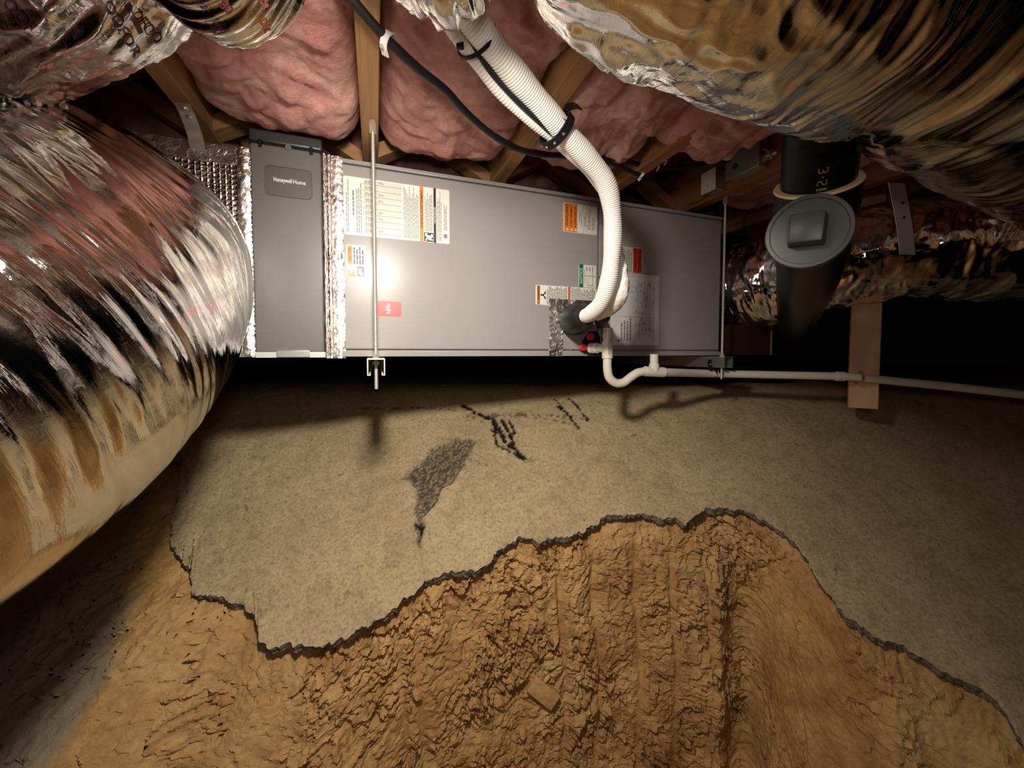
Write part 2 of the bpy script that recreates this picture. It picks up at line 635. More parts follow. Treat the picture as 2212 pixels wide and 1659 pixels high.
def fine_print(u0, u1, z0, z1, v, n, vertical=True, seed=1, fill=0.85, wd=0.5):
    """rows of tiny word-like dashes too small to read"""
    rr = random.Random(seed)
    parts = []
    for i in range(n):
        a = i / n
        if vertical:
            ua = u0 + (u1 - u0) * (a + 0.15 / n); ub = ua + (u1 - u0) * wd / n
            z = z0
            end = z0 + (z1 - z0) * rr.uniform(fill * 0.8, 1)
            while z < end:
                L = rr.uniform(0.006, 0.016)
                parts.append(face_rect(ua, ub, z, min(z + L, z1), v)); z += L + 0.002
        else:
            za = z0 + (z1 - z0) * (a + 0.15 / n); zb = za + (z1 - z0) * wd / n
            u = u0
            end = u0 + (u1 - u0) * rr.uniform(fill * 0.8, 1)
            while u < end:
                L = rr.uniform(0.004, 0.012)
                parts.append(face_rect(u, min(u + L, u1), za, zb, v)); u += L + 0.0018
    return merge(parts)

# =================================================================== THE SETTING: ground
SLA, SLB = -0.37, 0.85            # cement washed slope z = SLA + SLB*(Y-1.5)
FLATZ = -0.16
def slope_z(Y):
    z = SLA + SLB * (Y - 1.5)
    k = 0.035
    return FLATZ - k * np.log1p(np.exp((FLATZ - z) / k))

def slope_hit(px, py):
    d = ray(px, py); m = d.z / d.y; xr = d.x / d.y
    Y = (SLA - 1.5 * SLB) / (m - SLB)
    for _ in range(30):                                   # soft crest
        Y = Y + 0.5 * (float(slope_z(Y)) - m * Y) / (m - SLB) * -1 if False else Y
        break
    return np.array([xr * Y, Y, float(slope_z(Y))])

edge_px = [(250, 845), (300, 900), (335, 955), (352, 985), (385, 995), (402, 1018), (411, 1050), (398, 1075), (378, 1092), (374, 1120), (366, 1150), (372, 1185),
           (388, 1205), (406, 1222), (413, 1250), (418, 1280), (450, 1288), (480, 1297), (530, 1309), (547, 1328), (551, 1350),
           (555, 1374), (567, 1390), (600, 1396), (630, 1389), (650, 1391), (690, 1396), (730, 1384), (760, 1369), (800, 1350),
           (835, 1325), (862, 1303), (900, 1279), (935, 1247), (975, 1240), (1010, 1234), (1050, 1224), (1068, 1196), (1095, 1180),
           (1120, 1166), (1170, 1166), (1222, 1164), (1255, 1147), (1290, 1130), (1312, 1115), (1350, 1111), (1400, 1112), (1440, 1120),
           (1480, 1131), (1505, 1115), (1525, 1100), (1545, 1096), (1580, 1099), (1610, 1104), (1640, 1115), (1670, 1135), (1700, 1152),
           (1725, 1180), (1750, 1225), (1770, 1258), (1785, 1280), (1805, 1305), (1850, 1345), (1890, 1375), (1925, 1392), (1955, 1398),
           (2010, 1438), (2060, 1465), (2090, 1475), (2140, 1500), (2170, 1540), (2212, 1605), (2290, 1700), (2420, 1850)]
NE = 760
Ep = np.array([slope_hit(*p) for p in edge_px])
Ed = np.concatenate([[0], np.cumsum(np.linalg.norm(np.diff(Ep, axis=0), axis=1))])
tE = np.linspace(0, Ed[-1], NE)
E = np.stack([np.interp(tE, Ed, Ep[:, i]) for i in range(3)], 1)
epx = np.interp(tE, Ed, np.array(edge_px)[:, 0])
# broken edge wanders a little
j1 = 0.009 * fbm(tE * 22, 0.3, 0.7, 5, gain=0.62) + 0.0045 * fbm(tE * 85, 3.3, 0.7, 3)
j2 = 0.008 * fbm(tE * 26, 5.3, 2.7, 5, gain=0.62)
def smooth1(a, w):
    k = np.hanning(2 * w + 1); k /= k.sum()
    p = np.concatenate([np.repeat(a[:1], w, 0), a, np.repeat(a[-1:], w, 0)])
    return np.stack([np.convolve(p[:, i], k, 'valid') for i in range(a.shape[1])], 1)
Es = smooth1(E, 45)
tan = np.gradient(Es[:, :2], axis=0); tan /= np.linalg.norm(tan, axis=1)[:, None]
tan = smooth1(tan, 40); tan /= np.linalg.norm(tan, axis=1)[:, None]
pit = np.stack([tan[:, 1], -tan[:, 0]], 1)               # horizontal direction out of the slab, into the pit
E[:, :2] += pit * j1[:, None]
E[:, 2] = slope_z(E[:, 1]) + j2 * 0.5

# --- cement washed floor
NR = 230
a = np.linspace(0, 1, NR) ** 1.15
Bk = np.stack([np.interp(tE, [0, tE[-1]], [-2.3, 4.6]), np.full(NE, 2.0)], 1)
bx = np.interp(epx, [250, 600, 1100, 1640, 2212, 2420], [-1.9, -1.25, -0.1, 1.35, 2.7, 4.4])
Bk[:, 0] = bx
Esm = smooth1(E, 70)
XY = Esm[None, :, :2] * (1 - a[:, None, None]) + Bk[None] * a[:, None, None] + (E - Esm)[None, :, :2] * np.exp(-a / 0.10)[:, None, None] * (1 - a[:, None, None])
X, Y = XY[..., 0], XY[..., 1]
Z = slope_z(Y)
fade = sstep(0, 0.010, a)[:, None]
rel = 0.010 * fbm(X * 2.6, Y * 2.6, 0.5, 2) + 0.0012 * fbm(X * 45, Y * 45, 1.5, 3) * sstep(1.3, 0.6, X)
rel = rel - 0.003 * sstep(0.35, 0.6, fbm(X * 22, Y * 22, 9.2, 3)) * sstep(1.0, 0.5, X)
Z = Z * (1) + rel * fade + (E[None, :, 2] - slope_z(E[None, :, 1])) * (1 - fade)
# stains lying on the slope, in ground coordinates
def seg_dist(pts, X, Y):
    P = np.array([slope_hit(*p)[:2] for p in pts])
    d = np.full(X.shape, 9.0)
    for p, q in zip(P[:-1], P[1:]):
        v = q - p
        t = np.clip(((X - p[0]) * v[0] + (Y - p[1]) * v[1]) / (v @ v + 1e-12), 0, 1)
        d = np.minimum(d, np.hypot(X - p[0] - t * v[0], Y - p[1] - t * v[1]))
    return d
def inside(pts, X, Y):
    P = np.array([slope_hit(*p)[:2] for p in pts])
    c = np.zeros(X.shape, bool)
    for (x0, y0), (x1, y1) in zip(P, np.roll(P, -1, 0)):
        c ^= ((y0 > Y) != (y1 > Y)) & (X < (x1 - x0) * (Y - y0) / (y1 - y0 + 1e-12) + x0)
    return c
nzs = fbm(X * 60, Y * 60, 3.3, 4, gain=0.65)
patch = [(868, 1032), (905, 1003), (930, 972), (985, 948), (1030, 952), (1002, 1000), (975, 1042), (952, 1055), (945, 1080), (917, 1112), (912, 1150), (906, 1175), (897, 1140), (899, 1062), (886, 1040)]
pd = seg_dist(patch + patch[:1], X, Y)
nzp = fbm(X * 190, Y * 190, 2.3, 3, gain=0.7)
ins = inside(patch, X, Y)
sd = np.where(ins, -pd, pd)
stain = sstep(0.010, -0.012, sd + 0.010 * nzs) * (0.45 + 0.85 * sstep(-0.25, 0.15, nzp))
Z -= 0.006 * sstep(0.006, -0.01, sd)
for pts, wdt in (([(780, 878), (900, 880), (985, 884)], 0.010), ([(1110, 892), (1180, 900), (1240, 914)], 0.012), ([(1000, 985), (1060, 1005)], 0.006),
                 ([(1010, 900), (1120, 890), (1270, 900)], 0.02)):
    stain = np.maximum(stain, 0.8 * sstep(wdt, 0, seg_dist(pts, X, Y)) * (nzs > 0.05))
tar = np.zeros_like(X)
for pts, wdt in (([(1000, 872), (1030, 890), (1062, 902), (1072, 930)], 0.008), ([(1062, 902), (1080, 925), (1092, 950), (1112, 966), (1135, 990)], 0.010),
                 ([(1062, 925), (1075, 960), (1110, 975), (1130, 988)], 0.005), ([(1085, 905), (1100, 930), (1108, 955)], 0.009), ([(1100, 905), (1112, 930)], 0.006),
                 ([(1198, 850), (1222, 885), (1250, 920)], 0.005), ([(1228, 848), (1250, 875), (1268, 903)], 0.005), ([(1205, 870), (1235, 895)], 0.006),
                 ([(912, 1140), (908, 1160), (904, 1176)], 0.006), ([(898, 1135), (916, 1140)], 0.006), ([(1125, 980), (1138, 992)], 0.008)):
    tar = np.maximum(tar, sstep(wdt * 1.25, wdt * 0.55, seg_dist(pts, X, Y) - 0.004 * nzs) * (nzs > -0.45))
rimpts = [(960, 1058), (985, 1022), (1000, 1000)]
tar = np.maximum(tar, 0.8 * sstep(0.004, 0.001, seg_dist([(917, 1112), (945, 1080), (952, 1055), (975, 1042), (1002, 1000)], X, Y) - 0.003 * nzs))
Z -= 0.004 * tar
Vf = np.stack([X, Y, Z], -1).reshape(-1, 3)
floor = mobj('floor', Vf, grid_faces(NR, NE), 'cement_wash', None, smooth=True)
tag(floor, 'tan cement-washed slope with dark stains under the air handler', kind='structure')
vattr(floor, 'stain', np.clip(stain, 0, 1)); vattr(floor, 'tar', np.clip(tar, 0, 1))
# broken edge of the wash, a ragged grey lip
K = 7
lip = []
for k in range(K):
    f = k / (K - 1)
    th_ = 0.020 + 0.012 * fbm(tE * 12, 1.1, 2.2, 3)
    n_ = 0.006 * fbm(tE * 90, k * 0.9, 7.7, 3)
    off = -0.012 * f + n_ * (0 if k == 0 else 1)
    lip.append(np.column_stack([E[:, :2] + pit * off[:, None], E[:, 2] - th_ * f]))
lipo = mobj('broken_edge', np.array(lip).reshape(-1, 3), grid_faces(K, NE), 'broken_cement', floor, smooth=False, label='ragged grey broken rim of the cement wash')

# --- clay bank below the edge
NC = 760
NRW = 300
dd = np.linspace(0, 1, NRW) ** 1.0 * 0.98
bat = np.interp(epx, [250, 420, 560, 800, 1500, 1640, 1800, 2420], [1.7, 1.25, 0.45, 0.10, 0.05, 0.08, 0.20, 0.30])
ins_ = 0.044 + 0.014 * fbm(tE * 9, 8.8, 0.2, 3)
Dg, Tg = np.meshgrid(dd, tE, indexing='ij')
drop = np.interp(epx, [250, 420, 560, 2420], [0.85, 0.85, 1.0, 1.0])
hx = -ins_[None] + bat[None] * Dg + 0.030 * sstep(0.0, 0.10, Dg)
# chips and tool marks
wx = Tg + 0.035 * fbm(Tg * 6, Dg * 6, 0.1, 3)
wy = Dg + 0.035 * fbm(Tg * 6, Dg * 6, 6.1, 3)
f1, b1 = facets(wx * 17 + 3, wy * 17 + 3, 1, 1.0)
f2, b2 = facets(wx * 44 + 9, wy * 42 + 9, 2, 1.0)
f3, b3 = facets(wx * 95 + 5, wy * 110 + 2, 3, 0.9)
chipmask = np.interp(epx, [250, 420, 600, 860, 1000, 1600, 1680, 1800, 2420], [0.75, 0.75, 0.60, 0.85, 1.0, 1.0, 0.55, 0.42, 0.40])[None] * (0.40 + 0.80 * sstep(-0.30, 0.35, fbm(Tg * 5, Dg * 5, 4.4, 3)))
for px0, wd in ((870, 0.010), (905, 0.012), (1218, 0.012), (1290, 0.012), (1378, 0.012), (1462, 0.011), (1520, 0.010)):
    t0 = np.interp(px0, epx, tE)
    chipmask = chipmask * (1 - 0.85 * np.exp(-((Tg - t0 + 0.01 * np.sin(Dg * 9)) / wd) ** 2) * sstep(0.04, 0.16, Dg))
chips = chipmask * (0.016 * f1 + 0.017 * f2 + 0.010 * f3)
# rounder clods
lump = 0.022 * fbm(Tg * 4.5, Dg * 4.5, 2.2, 2) + 0.002 * fbm(Tg * 40, Dg * 40, 3.9, 4)
# vertical pick grooves
gro = 0
for px0, wd, dp in ((870, 0.010, 0.010), (905, 0.012, 0.010), (1218, 0.011, 0.016), (1290, 0.012, 0.012), (1378, 0.012, 0.010), (1462, 0.010, 0.012), (1520, 0.012, 0.008)):
    t0 = np.interp(px0, epx, tE)
    gro = gro - dp * np.exp(-((Tg - t0 + 0.01 * np.sin(Dg * 9)) / wd) ** 2) * sstep(0.04, 0.16, Dg) * sstep(0.9, 0.5, Dg)
t0 = np.interp(1612, epx, tE)
fold = -0.075 * np.exp(-((Tg - t0 - 0.02 * Dg) / 0.085) ** 2) * sstep(0.05, 0.35, Dg) + 0.05 * np.exp(-((Tg - t0 + 0.13) / 0.085) ** 2) * sstep(0.05, 0.30, Dg)
hx = hx + (chips + lump) * sstep(0.0, 0.05, Dg) + gro + fold
PX = E[None, :, 0] * 0 + Es[None, :, 0] + pit[None, :, 0] * hx + (E[:, 0] - Es[:, 0])[None] * np.exp(-Dg / 0.08)
PY = Es[None, :, 1] + pit[None, :, 1] * hx + (E[:, 1] - Es[:, 1])[None] * np.exp(-Dg / 0.08)
PZ = Es[None, :, 2] - 0.012 - Dg * drop[None] + 0.006 * chipmask * f2 + (E[:, 2] - Es[:, 2])[None] * np.exp(-Dg / 0.08) * 0.9
qd = PY * CP - PZ * SP
qx, qy = CX + F * PX / qd, CY - F * (PY * SP + PZ * CP) / qd
left_edge = np.interp(qy, [900, 1000, 1080, 1200, 1320, 1430, 1560, 1659], [345, 335, 318, 285, 268, 240, 170, 110])
cem = sstep(25, -25, qx - left_edge + 30 * fbm(Tg * 9, Dg * 9, 1.9, 4)) * sstep(700, 500, epx)[None]
crk = 0.55 * chipmask * (sstep(0.10, 0.0, b1) * (fbm(Tg * 6, Dg * 6, 8.1, 2) > 0.0)) + 0.35 * chipmask * sstep(0.10, 0.0, b2) * (fbm(Tg * 9, Dg * 9, 5.5, 2) > 0.1)
wall = mobj('wall_front', np.stack([PX, PY, PZ], -1).reshape(-1, 3), grid_faces(NRW, NC)[:, ::-1].copy(), 'clay', None, smooth=True)
tag(wall, 'orange excavated clay bank with chipped pick marks below the cement edge', kind='structure')
wall.data.set_sharp_from_angle(angle=math.radians(38))
vattr(wall, 'cement', np.clip(cem, 0, 1)); vattr(wall, 'crack', np.clip(crk, 0, 1))

# pit floor, behind and below the camera, and the far dark ground
def plane_obj(name, x0, x1, y0, y1, z, m, nx=60, ny=60, amp=0.02):
    xs, ys = np.linspace(x0, x1, nx), np.linspace(y0, y1, ny)
    gx, gy = np.meshgrid(xs, ys)
    gz = z + amp * fbm(gx * 2, gy * 2, 0.3, 4)
    return mobj(name, np.stack([gx, gy, gz], -1).reshape(-1, 3), grid_faces(ny, nx), m, None, smooth=True)
pf = plane_obj('floor_pit', -2.4, 2.4, -2.6, 1.3, -1.46, 'clay', 80, 80, 0.03)
tag(pf, 'orange clay pit bottom below the bank', kind='structure'); vattr(pf, 'cement', np.zeros(6400)); vattr(pf, 'crack', np.zeros(6400))
fb = plane_obj('floor_far', -3.5, 6.0, 1.98, 7.0, FLATZ - 0.01, 'cement_wash', 40, 40, 0.02)
tag(fb, 'dark cement-washed ground far behind the air handler', kind='structure'); vattr(fb, 'stain', np.zeros(1600)); vattr(fb, 'tar', np.zeros(1600))

# stones and clods sticking out of the bank (parts of it)
def bank_point(px, py):
    d = ray(px, py)
    G = np.stack([PX, PY, PZ], -1).reshape(-1, 3)
    qx = CX + F * G[:, 0] / (G[:, 1] * CP - G[:, 2] * SP)
    qy = CY - F * (G[:, 1] * SP + G[:, 2] * CP) / (G[:, 1] * CP - G[:, 2] * SP)
    i = np.argmin((qx - px) ** 2 + (qy - py) ** 2)
    return Vector(G[i])
def stone_mesh(seed, sx, sy, sz):
    rr = random.Random(seed)
    bm = bmesh.new()
    bmesh.ops.create_icosphere(bm, subdivisions=1, radius=1)
    for v in bm.verts:
        v.co *= rr.uniform(0.75, 1.15)
        v.co = Vector((v.co.x * sx, v.co.y * sy, v.co.z * sz))
    me = bpy.data.meshes.new('stone'); bm.to_mesh(me); bm.free()
    me.materials.append(M['clay'])
    return me
sm = [stone_mesh(i, 0.017, 0.012, 0.012) for i in range(4)]
for i, (px, py, sc) in enumerate([(893, 1290, 0.9), (903, 1312, 1.1), (880, 1330, 0.6), (915, 1338, 0.7), (1075, 1310, 1.0), (1150, 1330, 1.2), (1230, 1400, 1.3), (1010, 1420, 1.1),
                                  (1400, 1450, 1.2), (1285, 1530, 1.4), (900, 1500, 1.3), (1490, 1380, 1.2), (1130, 1580, 1.3), (700, 1480, 1.1), (980, 1600, 1.4), (1350, 1250, 0.8)]):
    o = bpy.data.objects.new('stone', sm[i % 4])
    link(o, wall)
    o.location = bank_point(px, py)
    o.rotation_euler = (random.uniform(0, 6), random.uniform(0, 6), random.uniform(0, 6))
    o.scale = (sc, sc, sc)
# one flat slab of hard clay
bp = bank_point(1172, 1490)
r3 = Matrix.Rotation(math.radians(40), 3, 'Y') @ Matrix.Rotation(math.radians(-12), 3, 'X')
V, Fc = bbox_mesh([bp + r3 @ Vector((x, y, z)) + Vector((0, -0.004, 0)) for z in (-0.026, 0.026) for x, y in ((-0.05, -0.018), (0.05, -0.018), (0.05, 0.018), (-0.05, 0.018))], 0.004)
o = mobj('stone', V, Fc, 'clay', wall, smooth=True, sharp=35, label='flat rectangular chunk of pale clay')

# =================================================================== overhead: joists, subfloor, batts
JB = 0.572                        # underside of the joists
JS = 0.405
JT = 0.81
cs = [U(-3.2, -2.4, JT), U(4.2, -2.4, JT), U(4.2, 5.0, JT), U(-3.2, 5.0, JT)]
V, Fc = plate(cs, (0, 0, 0.02))
ceil = mobj('ceiling', V, Fc, 'subfloor_wood', None, uv=[(v.x, v.y) for v in V])
tag(ceil, 'dark plywood subfloor above the joists', kind='structure')

jl = {-2: 'leftmost dim joist above the huge foil duct', -1: 'brown joist left of the grey filter cabinet, metal strap nailed to it',
      0: 'brown joist with the left threaded rod screwed into it', 1: 'brown joist crossed by the white wrapped pipes',
      2: 'dim joist behind the white pipe bend with a cable staple', 3: 'reddish joist carrying two metal electrical boxes',
      4: 'joist above the right hand back duct'}
for i in range(-2, 5):
    u = i * JS - 0.005
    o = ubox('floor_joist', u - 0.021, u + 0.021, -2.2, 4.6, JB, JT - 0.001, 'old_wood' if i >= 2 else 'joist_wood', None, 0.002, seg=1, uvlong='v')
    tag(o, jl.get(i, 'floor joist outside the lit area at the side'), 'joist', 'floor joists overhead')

# cross bridging between the joists
def brace(i, up, v, label):
    ua, ub = i * JS - 0.005 + 0.021, (i + 1) * JS - 0.005 - 0.021
    z0, z1 = (JB + 0.004, JT - 0.03) if up else (JT - 0.03, JB + 0.004)
    d = Vector((ub - ua, z1 - z0)).normalized()
    n = Vector((-d.y, d.x)) * 0.019
    if n.y < 0: n = -n
    a0 = Vector((ua, z0)); a1 = Vector((ub, z1))
    c2 = [a0, a1, a1 + n * 2, a0 + n * 2]
    cs = [U(c.x, v, c.y) for c in c2] + [U(c.x, v + 0.062, c.y) for c in c2]
    V, Fc = bbox_mesh(cs, 0.0015, 1)
    uv = [((CT * p.x + ST * p.y), p.z * 0.3 + (-ST * p.x + CT * p.y)) for p in V]
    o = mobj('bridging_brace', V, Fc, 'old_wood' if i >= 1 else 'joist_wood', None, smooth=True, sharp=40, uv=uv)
    tag(o, label, 'brace', 'cross braces between joists')
for i, nm in ((-2, 'far left joists'), (-1, 'joists above the filter cabinet'), (0, 'rod joist and the pipe joist'), (1, 'joists behind the white pipe'), (2, 'dim joists left of electrical boxes')):
    brace(i, True, 1.225, 'diagonal wooden brace rising to the right between ' + nm)
    brace(i, False, 1.292, 'diagonal wooden brace falling to the right between ' + nm)

def batt(i, v0, v1, zb, label, u0=None, u1=None, amp=1.0, nu=110, nv=260, seed=0, sag=0.0):
    u0 = i * JS - 0.005 + 0.022 if u0 is None else u0
    u1 = (i + 1) * JS - 0.005 - 0.022 if u1 is None else u1
    uu = np.linspace(0, 1, nu); vv = np.linspace(0, 1, nv)
    gu, gv = np.meshgrid(uu, vv)
    x = u0 + (u1 - u0) * gu; y = v0 + (v1 - v0) * gv
    ed = np.minimum(gu, 1 - gu) * (u1 - u0)
    en = np.minimum(gv, 1 - gv) * (v1 - v0)
    z = zb + 0.05 * np.exp(-ed / 0.018) + 0.16 * np.exp(-(np.minimum(en, 0.4)) / 0.018)
    wxx, wyy = x + 0.04 * fbm(x * 6, y * 6, seed + 0.3, 2), y + 0.05 * fbm(x * 6, y * 6, seed + 3.3, 2)
    n1 = fbm(wxx * 6, wyy * 7, seed + 1.1, 2)
    n2 = np.abs(fbm(wxx * 8 + 4, wyy * 11, seed + 5.1, 3, gain=0.45))
    z = z + amp * (0.016 * n1 - 0.024 * n2 + 0.010 + 0.0025 * fbm(x * 40, y * 40, seed + 2.0, 3)) - sag * sstep(0.75, 1.0, gv) * np.sin(np.pi * np.clip(gu, 0, 1))
    z = np.minimum(z, JT - 0.01)
    y = y + 0.02 * fbm(x * 9, 0.5, seed + 9.1, 3) * sstep(0.8, 1, gv)
    P = np.stack([CT * x - ST * y, ST * x + CT * y, z], -1).reshape(-1, 3)
    n0 = len(P)
    Fq = grid_faces(nv, nu)[:, ::-1].copy()
    o = mobj('insulation_batt', P, Fq, 'pink_fibreglass', None, smooth=True)
    tag(o, label, 'insulation', 'pink insulation batts between the joists')
    return o
batt(-2, -1.2, 1.02, 0.60, 'pink insulation batt glimpsed behind the upper left foil duct', seed=30, nv=200)
batt(-1, -1.2, 1.215, 0.583, 'lumpy pink insulation batt above the grey filter cabinet', seed=40, sag=0.022)
batt(0, -1.2, 1.215, 0.583, 'pink insulation batt crossed by the black cable', seed=50, sag=0.03)
batt(1, -1.2, 1.14, 0.572, 'wrinkled pink insulation batt right of the white pipes', seed=60, u1=0.745, sag=0.0, amp=1.25)
batt(2, -1.2, 0.96, 0.562, 'pink insulation batt hanging beside the electrical boxes', seed=70, u0=0.735, u1=1.02, sag=0.0, amp=1.1)
batt(3, -1.2, 1.3, 0.61, 'dark red pink insulation batt behind the black drain pipe', seed=80, nv=160)
batt(4, -1.2, 1.6, 0.61, 'dim pink insulation batt at the right above ducts', seed=90, nv=120)
for i, t in ((-2, 'dim far pink batt behind the left plenum'), (-1, 'dim far pink batt seen over the filter cabinet top'), (0, 'dim far pink batt seen over the labelled panel top'), (1, 'dim far pink batt behind the white pipe bend')):
    batt(i, 1.38, 2.4, 0.60, t, seed=100 + i * 7, nv=120, nu=60)

# =================================================================== AIR HANDLER
VB = 1.76
Z0, Z1 = -0.011, 0.525
UL, UR = -0.085, 1.282
US = 0.727
ah = thing('air_handler', 'long grey sheet metal air handler cabinet hung on threaded rods', 'air handler', U(0.6, 1.45, Z0))
ubox('body', UL, UR, VF + 0.010, VB, Z0 + 0.001, Z1, 'cabinet_paint', ah, 0.003)
ubox('access_panel', UL + 0.004, US - 0.002, VF, VF + 0.016, Z0 + 0.021, Z1 - 0.013, 'cabinet_paint', ah, 0.004)
ubox('access_panel', US + 0.002, UR - 0.006, VF, VF + 0.016, Z0 + 0.021, Z1 - 0.013, 'cabinet_paint', ah, 0.004)
ubox('bottom_rail', UL, UR + 0.002, VF - 0.006, VF + 0.02, Z0, Z0 + 0.0165, 'cabinet_paint', ah, 0.002)
ubox('top_rail', UL, UR + 0.002, VF - 0.003, VF + 0.02, Z1 - 0.010, Z1 + 0.001, 'cabinet_paint', ah, 0.002)
for px, py in ((1291, 482), (1292, 597), (1272, 437), (1298, 482), (1232, 757), (980, 764)):
    u, z = onface(px, py)
    V, Fc = cyl(U(u, VF - 0.0045, z), U(u, VF + 0.004, z), 0.0035, 8)
    mobj('screw', V, Fc, 'zinc_bright', ah, smooth=True, sharp=40)

def sticker(px0, py0, px1, py1, m='sticker_white', label=None, name='label_sticker', vv=VF):
    u0, z1 = onface(px0, py0, vv); u1, _ = onface(px1, py1, vv)
    _, z0 = onface(px0, py1, vv)
    # sheet with rounded corners
    r = 0.004
    pts = []
    for cx_, cz_, a0 in ((u1 - r, z1 - r, 0), (u0 + r, z1 - r, 90), (u0 + r, z0 + r, 180), (u1 - r, z0 + r, 270)):
        for k in range(4):
            t = math.radians(a0 + 30 * k)
            pts.append((cx_ + r * math.cos(t), cz_ + r * math.sin(t)))
    n = len(pts)
    V = [U(a, vv - 0.0012, b) for a, b in pts] + [U(a, vv + 0.001, b) for a, b in pts]
    Fc = [list(range(n))] + [[i, i + n, (i + 1) % n + n, (i + 1) % n] for i in range(n)]
    V, Fc = fixn(V, Fc)
    o = mobj(name, V, Fc, m, ah, label=label)
    w_, h_ = u1 - u0, z1 - z0
    return o, (lambda a, b: (u0 + a * w_, z0 + b * h_))
L1, L2 = VF - 0.0018, VF - 0.0024
def sub(name, VF_, m, parent, label=None):
    o = mobj(name, VF_[0], VF_[1], m, parent, label=label)
    if 'print' in name or name == 'line_drawing': o['kind'] = 'stuff'
    return o
def box_on(f, a0, a1, b0, b1, v=L1):
    u0, z0 = f(a0, b0); u1, z1 = f(a1, b1)
    return face_rect(u0, u1, z0, z1, v)
def txt_on(f, s, a0, a1, b0, b1, rot=90, v=L2, bold=True):
    u0, z0 = f(a0, b0); u1, z1 = f(a1, b1)
    return face_text(s, u0, u1, z0, z1, v, rot, bold)
def fp_on(f, a0, a1, b0, b1, n, vertical=True, seed=1, v=L2, fill=0.85, wd=0.5):
    u0, z0 = f(a0, b0); u1, z1 = f(a1, b1)
    return fine_print(u0, u1, z0, z1, v, n, vertical, seed, fill, wd)

# 1 rating plate
s, f = sticker(741, 379, 971, 506, label='large white rating label of fine print with orange band')
sub('shaded_table', box_on(f, 0.17, 0.53, 0.02, 0.97), 'sticker_table', s)
sub('orange_band', box_on(f, 0.702, 0.737, 0.0, 1.0), 'ink_orange', s)
sub('black_band', box_on(f, 0.838, 0.863, 0.0, 1.0), 'ink_black', s)
sub('pictogram', box_on(f, 0.742, 0.835, 0.01, 0.175), 'ink_black', s)
hand = merge([box_on(f, 0.765, 0.815, 0.06, 0.125, L2), box_on(f, 0.752, 0.775, 0.10, 0.16, L2), box_on(f, 0.785, 0.83, 0.035, 0.055, L2), box_on(f, 0.755, 0.77, 0.02, 0.06, L2), box_on(f, 0.81, 0.828, 0.09, 0.15, L2)])
sub('hand_symbol', hand, 'ink_white', s)
sub('lettering', txt_on(f, 'WARNING/AVERTISSEMENT', 0.708, 0.732, 0.24, 0.93), 'ink_black', s)
sub('white_lettering', txt_on(f, 'NOTICE/AVIS', 0.842, 0.859, 0.36, 0.65), 'ink_white', s)
sub('fine_print', merge([fp_on(f, 0.02, 0.05, 0.05, 0.95, 2, seed=3), fp_on(f, 0.075, 0.095, 0.35, 0.85, 1, seed=4, wd=0.8), fp_on(f, 0.11, 0.165, 0.05, 0.9, 3, seed=5),
                         fp_on(f, 0.545, 0.692, 0.04, 0.96, 11, seed=6, fill=0.95), fp_on(f, 0.75, 0.83, 0.2, 0.95, 7, seed=7), fp_on(f, 0.87, 0.92, 0.04, 0.95, 5, seed=8),
                         fp_on(f, 0.94, 0.975, 0.25, 0.8, 3, seed=9)]), 'ink_grey', s)
rows = []
for k in range(9):
    b = 0.06 + k * 0.105
    rows.append(box_on(f, 0.17, 0.53, b, b + 0.006, L2))
    rows.append(fp_on(f, 0.19, 0.27, b + 0.02, b + 0.075, 3, False, seed=20 + k))
    if k % 3 != 1: rows.append(fp_on(f, 0.31, 0.36, b + 0.03, b + 0.07, 2, False, seed=40 + k))
sub('table_print', merge(rows), 'ink_grey', s)
seal = []
for k in range(14):
    t = 2 * math.pi * k / 14; t2 = 2 * math.pi * (k + 1) / 14
    cu, cz = f(0.957, 0.14)
    seal.append(([U(cu + q * math.cos(x), L2, cz + q * math.sin(x)) for x, q in ((t, 0.006), (t2, 0.006), (t2, 0.0045), (t, 0.0045))], [[0, 1, 2, 3]]))
seal.append(box_on(f, 0.950, 0.964, 0.12, 0.16, L2))
sub('certification_mark', merge(seal), 'ink_black', s)
# 2 small pictogram label
s, f = sticker(748, 528, 790, 599, label='small white caution label with orange header and pinched hand picture')
sub('orange_band', box_on(f, 0.05, 0.30, 0.40, 0.98), 'ink_orange', s)
sub('orange_picture', merge([box_on(f, 0.05, 0.45, 0.04, 0.12), box_on(f, 0.06, 0.16, 0.12, 0.22), box_on(f, 0.30, 0.40, 0.12, 0.20)]), 'ink_orange', s)
sub('grey_picture', box_on(f, 0.55, 0.93, 0.05, 0.36), 'ink_grey', s)
sub('white_symbol', merge([box_on(f, 0.62, 0.78, 0.12, 0.28, L2), box_on(f, 0.70, 0.88, 0.08, 0.16, L2)]), 'ink_white', s)
sub('lettering', txt_on(f, 'CAUTION', 0.09, 0.26, 0.50, 0.92), 'ink_black', s)
sub('fine_print', fp_on(f, 0.36, 0.95, 0.42, 0.97, 4, seed=12, wd=0.45), 'ink_black', s)
# 3 red maker badge
s, f = sticker(815, 650, 867, 682, 'ink_bright_red', 'small bright red badge with white lettering')
sub('lettering', txt_on(f, 'FUJITSU', 0.40, 0.57, 0.16, 0.84), 'ink_white', s)
lu = []
for k in range(24):
    t, t2 = 2 * math.pi * k / 24, 2 * math.pi * (k + 1) / 24
    q = []
    for x, e in ((t, 1.0), (t2, 1.0), (t2, 0.7), (t, 0.7)):
        uu, zz = f(0.365 + 0.045 * e * math.sin(2 * x), 0.47 + 0.10 * e * math.cos(x))
        q.append(U(uu, L2, zz))
    lu.append((q, [[0, 1, 2, 3]]))
sub('maker_emblem', merge(lu), 'ink_white', s)
